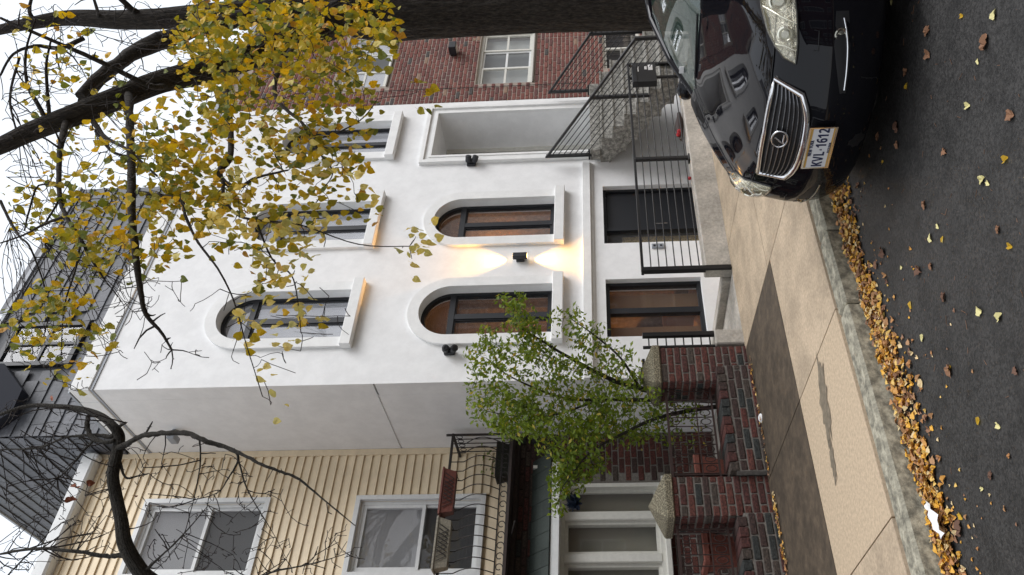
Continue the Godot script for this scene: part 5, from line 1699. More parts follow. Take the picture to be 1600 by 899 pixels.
	part("inspection_sticker", bx(Vector3(1.742, 1.135, -0.66), Vector3(1.75, 1.17, -0.60)), M.paper, C)

var sans_font: SystemFont
func sans() -> Font:
	if sans_font == null:
		sans_font = SystemFont.new()
		sans_font.font_names = PackedStringArray(["Droid Sans"])
		sans_font.font_weight = 700
	return sans_font

# ------------------------------------------------------------------ trees
var leaf_shape: ArrayMesh
func leaf_mesh() -> ArrayMesh:
	if leaf_shape: return leaf_shape
	var m := MB.new()
	var half := [Vector2(0.0, 0.0), Vector2(0.20, 0.09), Vector2(0.41, -0.03), Vector2(0.50, -0.28), Vector2(0.42, -0.56), Vector2(0.22, -0.82), Vector2(0.0, -1.08)]
	var mid := [Vector2(0.0, 0.0), Vector2(0.0, -0.12), Vector2(0.0, -0.28), Vector2(0.0, -0.45), Vector2(0.0, -0.63), Vector2(0.0, -0.84), Vector2(0.0, -1.08)]
	var lift := func(q: Vector2, s: float) -> Vector3:
		return Vector3(q.x * s, q.y, 0.22 * absf(q.x) - 0.16 * q.y * q.y + 0.05 * sin(q.y * 9.0 + q.x * 5.0 * s))
	for s in [-1.0, 1.0]:
		for k in 6:
			var a: Vector3 = lift.call(mid[k], s)
			var b: Vector3 = lift.call(half[k], s)
			var c: Vector3 = lift.call(half[k + 1], s)
			var d: Vector3 = lift.call(mid[k + 1], s)
			m.otri(a, b, c, Vector3(0, 0, 1)); m.otri(a, c, d, Vector3(0, 0, 1))
	m.tube([Vector3(0, 0, 0), Vector3(0.02, 0.22, 0.03), Vector3(0.0, 0.45, 0.02)], [0.014, 0.012, 0.014], 3, false)
	leaf_shape = m.mesh()
	return leaf_shape

class Skeleton:
	var pos := PackedVector3Array()
	var rad := PackedFloat32Array()
	func nearest(p: Vector3, thin: float, first := 0) -> int:
		var best := -1
		var bd := 1e9
		for k in (first if first else pos.size()):
			var d := pos[k].distance_squared_to(p) * (1.0 if rad[k] < thin else 1.3)
			if d < bd: bd = d; best = k
		return best

func smooth_path(pts: Array, rad: Array, step: int) -> Array:
	var p := []
	var r := []
	for k in pts.size() - 1:
		for j in step:
			var t := float(j) / step
			var a: Vector3 = pts[maxi(k - 1, 0)]
			var d: Vector3 = pts[mini(k + 2, pts.size() - 1)]
			p.append(pts[k].cubic_interpolate(pts[k + 1], a, d, t)); r.append(lerpf(rad[k], rad[k + 1], t))
	p.append(pts[pts.size() - 1]); r.append(rad[rad.size() - 1])
	return [p, r]

func limb(tree: Node3D, sk: Skeleton, called: String, px: Array, m: Material, rough := 0.06):     # px: [x, y, depth, radius] or [Vector3, radius]
	var pts := []
	var rad := []
	for q in px:
		if q[0] is Vector3: pts.append(q[0]); rad.append(q[1])
		else: pts.append(at(q[0], q[1], q[2])); rad.append(q[3])
	var s := smooth_path(pts, rad, 5)
	for k in s[0].size():
		if k > 0 and k < s[0].size() - 1:
			s[0][k] += Vector3(rng.randf_range(-1, 1), rng.randf_range(-1, 1), rng.randf_range(-1, 1)) * s[1][k] * rough * 2.0
			s[1][k] *= 1.0 + rng.randf_range(-rough, rough)
		sk.pos.append(s[0][k]); sk.rad.append(s[1][k])
	var b := MB.new()
	if rad[0] > 0.12 or called == "trunk": furrowed(b, pts, rad)
	else: b.tube(s[0], s[1], 9)
	part(called, b, m, tree)

func furrowed(b: MB, pts: Array, rad: Array):      # bark in long plates: real grooves
	var s := smooth_path(pts, rad, 18)
	var f := FastNoiseLite.new()
	f.seed = 9
	f.frequency = 1.0
	f.fractal_octaves = 3
	var g := []
	var side := Vector3.RIGHT
	var along := 0.0
	var n := 110
	for i in s[0].size():
		var t: Vector3 = (s[0][mini(i + 1, s[0].size() - 1)] - s[0][maxi(i - 1, 0)]).normalized()
		side = (side - t * side.dot(t)).normalized()
		var up := t.cross(side)
		if i: along += s[0][i].distance_to(s[0][i - 1])
		var row := []
		for k in n + 1:
			var a := TAU * (k % n) / n
			var r: float = s[1][i]
			var q := Vector3(cos(a), sin(a), 0.0)
			var w := f.get_noise_3d(q.x * 5.0, q.y * 5.0, along * 1.5)
			var ridge := absf(f.get_noise_3d(q.x * 3.6 + 7.0 + 0.5 * w, q.y * 3.6 + 0.5 * w, along * 0.8)) * 3.0
			r *= 0.97 + 0.085 * clampf(ridge, 0.0, 0.8) + 0.03 * w
			row.append(s[0][i] + (side * cos(a) + up * sin(a)) * r)
		g.append(row)
	b.grid(g, true)

func twig_to(b: MB, sk: Skeleton, p: Vector3, thick: float, droop: float, wig := 0.12, tip := 0.0028, first := 0):
	var k := sk.nearest(p, 0.03, first)
	var a := sk.pos[k]
	var l := a.distance_to(p)
	if l < 0.03: return
	var r0 := maxf(tip, minf(sk.rad[k] * 0.8, thick * (0.6 + l * 0.5)))
	var pts := []
	var rad := []
	var n := maxi(3, int(l / 0.12))
	n = mini(n, 9)
	var off := Vector3(rng.randf_range(-1, 1), rng.randf_range(-0.3, 1.0), rng.randf_range(-1, 1)) * l * wig
	for j in n + 1:
		var t := float(j) / n
		var q := a.lerp(p, t) + off * sin(PI * t) + Vector3(0, droop * l * sin(PI * t) * 0.3, 0)
		if j > 0 and j < n: q += Vector3(rng.randf_range(-1, 1), rng.randf_range(-1, 1), rng.randf_range(-1, 1)) * l * 0.014
		pts.append(q); rad.append(lerpf(r0, tip, t))
		if j > 0:
			sk.pos.append(q); sk.rad.append(lerpf(r0, tip, t))
	b.tube(pts, rad, 4, false)

func inside(poly: Array, p: Vector2) -> bool:
	var pv := PackedVector2Array()
	for q in poly: pv.append(Vector2(q[0], q[1]))
	return Geometry2D.is_point_in_polygon(p, pv)

func targets(poly: Array, n: int, d0: float, d1: float) -> Array:    # random places, photo outline at the tree's own depth
	var lo := Vector2(1e9, 1e9)
	var hi := -lo
	for q in poly:
		lo = lo.min(Vector2(q[0], q[1])); hi = hi.max(Vector2(q[0], q[1]))
	var out := []
	var guard := 0
	while out.size() < n and guard < n * 40:
		guard += 1
		var p := Vector2(rng.randf_range(lo.x, hi.x), rng.randf_range(lo.y, hi.y))
		if inside(poly, p): out.append(at(p.x, p.y, rng.randf_range(d0, d1)))
	return out

var leaf_tint := [Color(0.63, 0.42, 0.015), Color(0.5, 0.375, 0.02), Color(0.34, 0.3, 0.03), Color(0.17, 0.2, 0.035), Color(0.7, 0.42, 0.012), Color(0.5, 0.26, 0.035)]
func leaf_place(p: Vector3, size: float) -> Transform3D:
	var b := Basis(Vector3.UP, rng.randf() * TAU) * Basis(Vector3.RIGHT, rng.randf_range(-0.7, 0.7)) * Basis(Vector3.BACK, rng.randf_range(-0.6, 0.6))
	var s := size * rng.randf_range(0.6, 1.22)
	return Transform3D(b.scaled(Vector3(s, s, s)), p - b * Vector3(0, 0.42 * s, 0))

func lime_tree():
	var T := thing("lime_tree", "large street tree with a furrowed trunk and yellowing leaves behind the black car", "tree", Vector3.ZERO)
	var sk := Skeleton.new()
	var base := Vector3(9.22, 0.1, 3.85)
	limb(T, sk, "trunk", [[base + Vector3(0, -0.1, 0), 0.48], [base + Vector3(0, 0.35, 0), 0.38], [base + Vector3(0.02, 1.4, 0), 0.335], [base + Vector3(0.03, 2.8, 0), 0.32], [base + Vector3(0.02, 3.9, 0), 0.33], [base + Vector3(0.0, 4.6, 0.02), 0.33], [at(545, 14, 9.95), 0.30]], M.bark, 0.015)
	# main limbs
	limb(T, sk, "limb", [[at(560, 10, 9.95), 0.26], [470, 14, 9.8, 0.1640], [380, 18, 9.7, 0.1394], [270, 28, 9.6, 0.1230], [190, 31, 9.6, 0.1107], [110, 28, 9.6, 0.0902], [40, 38, 9.5, 0.0656], [-60, 60, 9.5, 0.0410]], M.bark)
	limb(T, sk, "limb", [[at(545, 20, 9.9), 0.24], [430, 70, 9.4, 0.1640], [340, 105, 8.9, 0.1394], [250, 128, 8.5, 0.1148], [180, 155, 8.2, 0.1107], [110, 182, 8.0, 0.1025], [50, 205, 7.9, 0.0902], [0, 228, 7.8, 0.0779], [-80, 260, 7.7, 0.0574]], M.bark)
	limb(T, sk, "limb", [[420, 20, 9.75, 0.1148], [330, 40, 9.4, 0.0984], [250, 62, 9.1, 0.0861], [200, 88, 8.9, 0.0779], [160, 122, 8.6, 0.0656], [128, 160, 8.3, 0.0492]], M.bark)
	limb(T, sk, "limb", [[330, 40, 9.4, 0.0820], [230, 75, 9.0, 0.0779], [170, 108, 8.6, 0.0697], [125, 150, 8.2, 0.0533]], M.bark)
	limb(T, sk, "branch", [[260, 132, 8.5, 0.0360], [235, 135, 8.2, 0.0302], [160, 98, 7.9, 0.0245], [85, 65, 7.7, 0.0187], [0, 28, 7.6, 0.0130]], M.bark)
	limb(T, sk, "branch", [[200, 148, 8.2, 0.0432], [203, 200, 7.6, 0.0396], [205, 280, 7.1, 0.0360], [206, 340, 6.9, 0.0331], [212, 400, 6.8, 0.0302], [219, 455, 6.7, 0.0230], [228, 492, 6.7, 0.0187], [252, 520, 6.7, 0.0130], [268, 547, 6.7, 0.0086]], M.bark)
	limb(T, sk, "branch", [[104, 185, 8.0, 0.0360], [98, 212, 7.7, 0.0317], [93, 240, 7.5, 0.0259], [92, 300, 7.2, 0.0216], [103, 338, 7.0, 0.0187], [126, 374, 6.9, 0.0158], [140, 402, 6.9, 0.0122], [165, 440, 6.9, 0.0072]], M.bark)
	limb(T, sk, "branch", [[103, 338, 7.0, 0.0144], [70, 350, 7.0, 0.0115], [35, 368, 7.0, 0.0086], [0, 380, 7.0, 0.0065]], M.bark)
	limb(T, sk, "branch", [[345, 104, 8.9, 0.0396], [355, 160, 8.2, 0.0360], [360, 240, 7.6, 0.0302], [343, 268, 7.4, 0.0288], [352, 286, 7.3, 0.0259], [375, 292, 7.2, 0.0187], [400, 278, 7.1, 0.0130], [450, 266, 7.0, 0.0072]], M.bark)
	limb(T, sk, "branch", [[348, 283, 7.3, 0.0187], [352, 315, 7.1, 0.0158], [375, 338, 7.0, 0.0130], [410, 345, 6.9, 0.0094], [470, 352, 6.8, 0.0065], [560, 382, 6.7, 0.0050], [640, 385, 6.7, 0.0040]], M.bark)
	limb(T, sk, "branch", [[212, 300, 7.0, 0.0180], [280, 312, 6.9, 0.0144], [290, 340, 6.8, 0.0130], [310, 380, 6.7, 0.0108], [340, 420, 6.6, 0.0086], [365, 470, 6.6, 0.0065], [385, 540, 6.5, 0.0043], [410, 620, 6.5, 0.0040]], M.bark)
	limb(T, sk, "branch", [[400, 345, 6.9, 0.0101], [425, 405, 6.8, 0.0079], [455, 430, 6.7, 0.0065], [465, 470, 6.7, 0.0050], [470, 520, 6.7, 0.0040]], M.bark)
	limb(T, sk, "branch", [[470, 60, 9.5, 0.0360], [440, 100, 8.8, 0.0288], [430, 150, 8.2, 0.0216], [470, 190, 7.8, 0.0144], [500, 215, 7.6, 0.0094], [560, 190, 7.4, 0.0058], [590, 155, 7.3, 0.0040]], M.bark)
	limb(T, sk, "branch", [[470, 190, 7.8, 0.0144], [500, 240, 7.4, 0.0101], [520, 270, 7.3, 0.0065], [500, 300, 7.2, 0.0040]], M.bark)
	limb(T, sk, "branch", [[560, 20, 9.9, 0.0216], [600, 52, 9.7, 0.0101], [640, 48, 9.6, 0.0050], [690, 42, 9.6, 0.0040]], M.bark)
	for q in [[[155, 30, 9.6, 0.0216], [150, 10, 9.3, 0.0180], [140, -20, 9.0, 0.0144]], [[55, 34, 9.5, 0.0288], [45, 15, 9.4, 0.0216], [55, -20, 9.2, 0.0144]], [[225, 25, 9.6, 0.0432], [200, 10, 9.4, 0.0360], [175, -20, 9.2, 0.0288]], [[75, 195, 7.9, 0.0252], [60, 165, 7.9, 0.0216], [42, 130, 7.9, 0.0173], [40, 80, 7.8, 0.0115], [55, 30, 7.8, 0.0072]], [[78, 190, 7.9, 0.0216], [74, 150, 8.0, 0.0173], [72, 100, 8.0, 0.0130], [80, 60, 8.0, 0.0086]], [[130, 60, 9.4, 0.0288], [95, 75, 9.2, 0.0252], [55, 72, 9.0, 0.0202], [20, 85, 8.9, 0.0144], [0, 118, 8.8, 0.0115]], [[30, 90, 8.9, 0.0144], [15, 150, 8.6, 0.0130], [25, 205, 8.4, 0.0086]], [[70, 350, 7.0, 0.0101], [95, 300, 7.2, 0.0086], [60, 290, 7.3, 0.0086], [45, 330, 7.2, 0.0086], [38, 360, 7.1, 0.0072]], [[0, 314, 7.3, 0.0144], [15, 345, 7.2, 0.0130], [30, 370, 7.1, 0.0108], [48, 390, 7.0, 0.0086], [75, 470, 7.0, 0.0058], [70, 520, 7.0, 0.0040]], [[126, 374, 6.9, 0.0115], [118, 420, 6.8, 0.0086], [100, 480, 6.8, 0.0058], [95, 560, 6.7, 0.0040]], [[145, 190, 8.0, 0.0288], [165, 215, 7.8, 0.0216], [200, 235, 7.6, 0.0144], [245, 275, 7.4, 0.0101]], [[150, 205, 8.0, 0.0216], [180, 240, 7.8, 0.0144], [235, 244, 7.6, 0.0094]]]:
		limb(T, sk, "branch", q, M.bark)
	# leaf clusters hang at these places: outline in the photograph, how many, depth from and to, leaves each
	var regions := [
		[[[285, 0], [600, 0], [635, 30], [600, 75], [560, 105], [545, 160], [500, 200], [450, 200], [420, 180], [300, 200], [270, 160], [262, 60]], 205, 6.7, 8.8, 8],
		[[[195, 205], [265, 165], [420, 180], [520, 200], [560, 215], [545, 280], [470, 330], [400, 300], [330, 340], [225, 330]], 112, 6.6, 7.8, 7],
		[[[205, 300], [400, 300], [470, 330], [500, 380], [420, 400], [330, 370], [250, 370]], 48, 6.5, 7.3, 6],
		[[[60, 330], [160, 300], [270, 330], [260, 400], [190, 440], [90, 430]], 50, 6.5, 7.4, 5],
		[[[10, 470], [70, 440], [130, 470], [145, 560], [110, 600], [40, 560], [15, 520]], 38, 6.5, 7.2, 5],
		[[[300, 360], [420, 380], [480, 440], [480, 520], [440, 500], [370, 530], [350, 480], [390, 430]], 26, 6.5, 7.0, 5],
		[[[440, 320], [560, 300], [580, 330], [540, 350], [450, 370]], 12, 6.7, 7.2, 4],
		[[[520, 130], [570, 110], [580, 190], [555, 240], [520, 200]], 9, 7.0, 7.8, 4],
		[[[612, 105], [645, 125], [660, 155], [625, 150]], 3, 7.0, 7.4, 3],
		[[[620, 362], [660, 370], [650, 425], [620, 400]], 5, 6.6, 6.8, 4],
		[[[395, 545], [450, 540], [430, 640], [400, 650]], 4, 6.4, 6.7, 2],
		[[[0, 20], [80, 0], [200, 150], [90, 260], [0, 170]], 44, 7.4, 8.6, 3],
		[[[30, 260], [100, 230], [130, 330], [60, 400], [10, 380]], 30, 7.0, 7.8, 3],
		[[[100, 200], [210, 200], [220, 330], [120, 330]], 30, 7.0, 7.8, 3]]
	var tw := MB.new()
	var places := []
	for g in regions:
		var tg := targets(g[0], g[1], g[2], g[3])
		tg.sort_custom(func(a, b): return sk.pos[sk.nearest(a, 1.0)].distance_squared_to(a) < sk.pos[sk.nearest(b, 1.0)].distance_squared_to(b))
		for p in tg:
			twig_to(tw, sk, p, 0.007, -0.4, 0.12, 0.003)
			for k in g[4] + rng.randi_range(-1, 2):
				var q: Vector3 = p + Vector3(rng.randf_range(-1, 1), rng.randf_range(-1.1, 0.6), rng.randf_range(-1, 1)) * 0.14
				places.append([leaf_place(q, 0.070), q])
	# bare twigs
	for g in [[[[0, 0], [330, 0], [260, 110], [200, 330], [260, 450], [130, 620], [0, 560]], 700, 6.8, 9.4], [[[330, 330], [520, 330], [560, 560], [360, 620]], 40, 6.5, 7.0], [[[150, 430], [290, 420], [330, 560], [200, 600]], 60, 6.6, 7.0], [[[560, 20], [700, 20], [700, 50], [580, 60]], 4, 9.4, 9.7]]:
		var gen1 := sk.pos.size()
		var tg := targets(g[0], g[1], g[2], g[3])
		for k in tg.size():
			if k % 4 == 0: twig_to(tw, sk, tg[k], 0.017, -0.2, 0.10, 0.004, gen1)
		for k in tg.size():
			if k % 4: twig_to(tw, sk, tg[k], 0.008, -0.2, 0.16, 0.0034)
	part("twigs", tw, M.twig, T).set_meta("kind", "stuff")
	places.sort_custom(func(a, b): return a[1].distance_squared_to(EYE) < b[1].distance_squared_to(EYE))
	var lm := leaf_mesh()
	var mm := MultiMesh.new()
	mm.transform_format = MultiMesh.TRANSFORM_3D
	mm.use_colors = true
	mm.mesh = lm
	mm.instance_count = maxi(places.size() - 300, 0)
	for k in places.size():
		var w := rng.randf()
		var kind: int = 0 if w < 0.17 else 1 if w < 0.42 else 2 if w < 0.68 else 3 if w < 0.88 else 4 if w < 0.97 else 5
		if k < 300:
			var o := part("leaf", lm, M["leaf%d" % kind], T)
			o.transform = places[k][0]
		else:
			mm.set_instance_transform(k - 300, places[k][0])
			var c: Color = leaf_tint[kind]
			var f := rng.randf_range(0.85, 1.15)
			mm.set_instance_color(k - 300, Color(c.r * f, c.g * f, c.b * f))
	var mi := MultiMeshInstance3D.new()
	mi.name = "foliage"
	mi.multimesh = mm
	mi.material_override = M.leaves
	mi.set_meta("kind", "stuff")
	T.add_child(mi)
	var pit := MB.new()
	pit.box(Vector3(8.55, walk_y(3.8) - 0.1, 3.2), Vector3(10.0, walk_y(3.8) + 0.012, 4.55))
	struct("tree_pit", pit, M.soil)

func bare_tree():
	var T := thing("bare_tree", "leafless dark branched tree reaching across the cream sided house", "tree", Vector3.ZERO)
	var sk := Skeleton.new()
	limb(T, sk, "trunk", [[Vector3(0.55, 0.05, 4.3), 0.24], [Vector3(0.58, 0.5, 4.3), 0.17], [Vector3(0.62, 2.0, 4.28), 0.15], [Vector3(0.8, 3.4, 4.2), 0.135], [Vector3(1.25, 4.4, 4.1), 0.11], [at(260, 945, 5.4), 0.095], [222, 897, 5.4, 0.0502], [196, 853, 5.4, 0.0461], [189, 813, 5.45, 0.0413], [181, 776, 5.5, 0.0389], [176, 743, 5.5, 0.0378], [182, 710, 5.55, 0.0366], [186, 683, 5.6, 0.0354], [176, 666, 5.6, 0.0295], [156, 650, 5.65, 0.0248], [126, 640, 5.7, 0.0212], [83, 635, 5.75, 0.0166], [43, 635, 5.8, 0.0142], [0, 648, 5.8, 0.0118], [-60, 670, 5.9, 0.0071]], M.bark_dark, 0.05)
	limb(T, sk, "limb", [[184, 700, 5.55, 0.0236], [205, 690, 5.5, 0.0201], [226, 680, 5.45, 0.0189], [259, 677, 5.4, 0.0177], [293, 678, 5.35, 0.0177], [316, 688, 5.3, 0.0166], [349, 698, 5.3, 0.0153], [380, 711, 5.25, 0.0118], [408, 726, 5.2, 0.0100], [440, 738, 5.2, 0.0089], [468, 750, 5.2, 0.0077], [510, 785, 5.15, 0.0053], [555, 822, 5.1, 0.0030]], M.bark_dark, 0.13)
	limb(T, sk, "limb", [[192, 868, 5.4, 0.0201], [170, 870, 5.4, 0.0153], [146, 866, 5.4, 0.0136], [110, 861, 5.4, 0.0124], [53, 858, 5.45, 0.0107], [0, 866, 5.5, 0.0083], [-50, 872, 5.5, 0.0059]], M.bark_dark, 0.13)
	limb(T, sk, "limb", [[180, 675, 5.6, 0.0177], [173, 683, 5.6, 0.0166], [150, 680, 5.65, 0.0118], [120, 682, 5.7, 0.0094], [100, 684, 5.7, 0.0077], [60, 700, 5.75, 0.0071], [0, 703, 5.8, 0.0053]], M.bark_dark, 0.13)
	limb(T, sk, "limb", [[140, 645, 5.7, 0.0177], [136, 665, 5.65, 0.0177], [142, 682, 5.6, 0.0166], [165, 692, 5.55, 0.0142], [178, 688, 5.55, 0.0118]], M.bark_dark, 0.13)
	limb(T, sk, "branch", [[150, 685, 5.6, 0.0094], [130, 705, 5.6, 0.0083], [110, 730, 5.6, 0.0065], [90, 748, 5.6, 0.0048]], M.bark_dark, 0.13)
	limb(T, sk, "branch", [[366, 704, 5.27, 0.0083], [372, 720, 5.25, 0.0077], [356, 748, 5.2, 0.0053], [340, 770, 5.2, 0.0035], [306, 781, 5.2, 0.0024]], M.bark_dark, 0.13)
	limb(T, sk, "branch", [[372, 718, 5.25, 0.0071], [384, 760, 5.2, 0.0048], [400, 790, 5.15, 0.0035], [430, 840, 5.1, 0.0024], [450, 880, 5.1, 0.0011]], M.bark_dark, 0.13)
	limb(T, sk, "branch", [[312, 686, 5.3, 0.0071], [312, 730, 5.3, 0.0048], [300, 790, 5.25, 0.0030], [280, 850, 5.2, 0.0024], [235, 899, 5.2, 0.0011]], M.bark_dark, 0.13)
	limb(T, sk, "branch", [[400, 905, 5.2, 0.0083], [430, 893, 5.15, 0.0065], [470, 885, 5.15, 0.0048], [500, 878, 5.1, 0.0035], [527, 870, 5.1, 0.0024]], M.bark_dark, 0.13)
	limb(T, sk, "branch", [[185, 712, 5.55, 0.0118], [195, 746, 5.5, 0.0083], [215, 744, 5.5, 0.0059], [232, 740, 5.5, 0.0024]], M.bark_dark, 0.13)
	limb(T, sk, "branch", [[185, 668, 5.6, 0.0118], [190, 664, 5.6, 0.0107], [196, 661, 5.58, 0.0089]], M.bark_dark, 0.02)
	limb(T, sk, "branch", [[226, 680, 5.45, 0.0083], [233, 668, 5.45, 0.0065], [238, 659, 5.45, 0.0035]], M.bark_dark, 0.02)
	limb(T, sk, "branch", [[222, 897, 5.4, 0.0118], [250, 870, 5.35, 0.0071], [270, 852, 5.3, 0.0059], [300, 820, 5.3, 0.0041], [325, 790, 5.3, 0.0024]], M.bark_dark, 0.13)
	limb(T, sk, "branch", [[53, 858, 5.45, 0.0071], [30, 880, 5.4, 0.0059], [12, 899, 5.4, 0.0048]], M.bark_dark, 0.13)
	var tw := MB.new()
	for g in [[[[0, 620], [150, 640], [180, 700], [200, 800], [180, 870], [0, 899]], 240, 5.3, 6.1], [[[200, 700], [330, 690], [400, 740], [520, 800], [590, 899], [230, 899]], 190, 5.0, 5.5], [[[60, 640], [160, 640], [140, 720], [40, 720]], 30, 5.4, 5.9]]:
		var tg := targets(g[0], g[1], g[2], g[3])
		var gen1 := sk.pos.size()
		for k in tg.size():
			if k % 3 == 0: twig_to(tw, sk, tg[k], 0.007, -0.1, 0.10, 0.003, gen1)
		for k in tg.size():
			if k % 3:
				twig_to(tw, sk, tg[k], 0.0045, -0.1, 0.14, 0.0024)
				var q := sk.pos[sk.pos.size() - 1 - rng.randi() % 3] + Vector3(rng.randf_range(-1, 1), rng.randf_range(-1, 1), rng.randf_range(-1, 1)) * 0.07
				twig_to(tw, sk, q, 0.003, 0.0, 0.15, 0.002)
	# buds and spurs
	for k in 500:
		var i := rng.randi() % sk.pos.size()
		if sk.rad[i] > 0.02: continue
		var d := Vector3(rng.randf_range(-1, 1), rng.randf_range(-1, 1), rng.randf_range(-1, 1)).normalized() * rng.randf_range(0.012, 0.03)
		tw.tube([sk.pos[i], sk.pos[i] + d], [0.004, 0.0015], 3, false)
	part("twigs", tw, M.twig, T).set_meta("kind", "stuff")
	var lm := leaf_mesh()
	for q in [[110, 758], [118, 760], [130, 757], [97, 779], [103, 781], [76, 624], [205, 774]]:
		var o := part("leaf", lm, M.leaf_rust, T)
		o.transform = leaf_place(at(q[0], q[1], 5.6), 0.05)

func shrub():
	var T := thing("garden_shrub", "leafy green garden shrub leaning over the old brick gate pier", "shrub", Vector3.ZERO)
	var sk := Skeleton.new()
	var base := Vector3(5.12, 0.25, 0.95)
	limb(T, sk, "stem", [[base, 0.05], [base + Vector3(0.0, 0.5, 0.0), 0.04], [1020, 612, 9.2, 0.034], [960, 595, 9.15, 0.028], [900, 565, 9.1, 0.02], [850, 535, 9.0, 0.014], [800, 505, 9.0, 0.008]], M.bark_dark)
	limb(T, sk, "stem", [[base + Vector3(0.05, 0.0, -0.08), 0.04], [1040, 625, 9.3, 0.03], [960, 625, 9.4, 0.022], [880, 622, 9.5, 0.016], [800, 590, 9.5, 0.009], [760, 560, 9.5, 0.005]], M.bark_dark)
	limb(T, sk, "stem", [[base + Vector3(-0.06, 0.0, 0.0), 0.03], [1040, 650, 9.0, 0.022], [970, 680, 8.9, 0.016], [920, 710, 8.8, 0.011], [880, 760, 8.7, 0.005]], M.bark_dark)
	limb(T, sk, "stem", [[1000, 607, 9.2, 0.02], [970, 560, 9.1, 0.013], [930, 525, 9.0, 0.009], [890, 497, 9.0, 0.004]], M.bark_dark)
	limb(T, sk, "stem", [[930, 628, 9.4, 0.016], [860, 650, 9.3, 0.011], [800, 650, 9.3, 0.007], [750, 640, 9.2, 0.003]], M.bark_dark)
	var tw := MB.new()
	var lf := MB.new()
	lf.colored = true
	var regions := [
		[[[735, 545], [760, 510], [800, 540], [870, 560], [960, 580], [1035, 610], [1040, 690], [960, 690], [900, 660], [820, 690], [770, 670], [735, 650]], 230, 8.7, 9.7, 22],
		[[[780, 465], [810, 470], [835, 490], [870, 560], [820, 560], [790, 520]], 46, 8.8, 9.3, 16],
		[[[865, 485], [900, 490], [960, 530], [1005, 585], [960, 600], [900, 545], [870, 510]], 40, 8.8, 9.2, 15],
		[[[800, 650], [900, 650], [960, 690], [940, 730], [905, 770], [870, 800], [860, 740], [850, 700]], 90, 8.6, 9.2, 20],
		[[[1020, 600], [1100, 610], [1100, 690], [1030, 690]], 26, 8.9, 9.4, 9]]
	for g in regions:
		for p in targets(g[0], g[1], g[2], g[3]):
			twig_to(tw, sk, p, 0.005, 0.0)
			for k in g[4]:
				var q: Vector3 = p + Vector3(rng.randf_range(-1, 1), rng.randf_range(-1, 1), rng.randf_range(-1, 1)) * 0.085
				var c := rng.randf()
				lf.col = Color(0.11 + 0.17 * c, 0.18 + 0.19 * c, 0.03) if c < 0.93 else Color(0.50, 0.42, 0.07)
				var d := Vector3(rng.randf_range(-1, 1), rng.randf_range(-0.9, 0.7), rng.randf_range(-1, 1)).normalized()
				var s := d.cross(Vector3(rng.randf_range(-1, 1), rng.randf_range(-1, 1), rng.randf_range(-1, 1))).normalized()
				var n := d.cross(s)
				var l := rng.randf_range(0.05, 0.085)
				s *= l * 0.24
				var a := q
				var e := q + d * l
				var m := q + d * l * 0.5 - n * l * 0.08
				lf.tri(a, m + s, m); lf.tri(m, m + s, e); lf.tri(a, m, m - s); lf.tri(m, e, m - s)
	part("twigs", tw, M.twig, T).set_meta("kind", "stuff")
	part("foliage", lf, M.leaves, T).set_meta("kind", "stuff")

# ------------------------------------------------------------------ small things
func security_camera(where: Vector3, label: String, tilt: float):
	var S := thing("security_camera", label, "camera", where)
	part("mount", bx(Vector3(-0.03, -0.08, 0.0), Vector3(0.05, 0.08, 0.06), 0.012), M.black_frame, S)
	for k in [-0.045, 0.05]:
		var m := MB.new()
		m.lathe([Vector2(0.0, 0.0), Vector2(0.05, 0.005), Vector2(0.055, 0.03), Vector2(0.052, 0.12), Vector2(0.03, 0.13), Vector2(0.0, 0.128)], Vector3(0.03, k, 0.06), 14, Vector3(-0.35 * signf(tilt), -0.35 + k * 4.0, 1.0).normalized())
		part("head", m, M.black_frame, S)
	part("arm", bx(Vector3(0.0, -0.02, 0.03), Vector3(0.06, 0.02, 0.10), 0.006), M.black_iron, S)

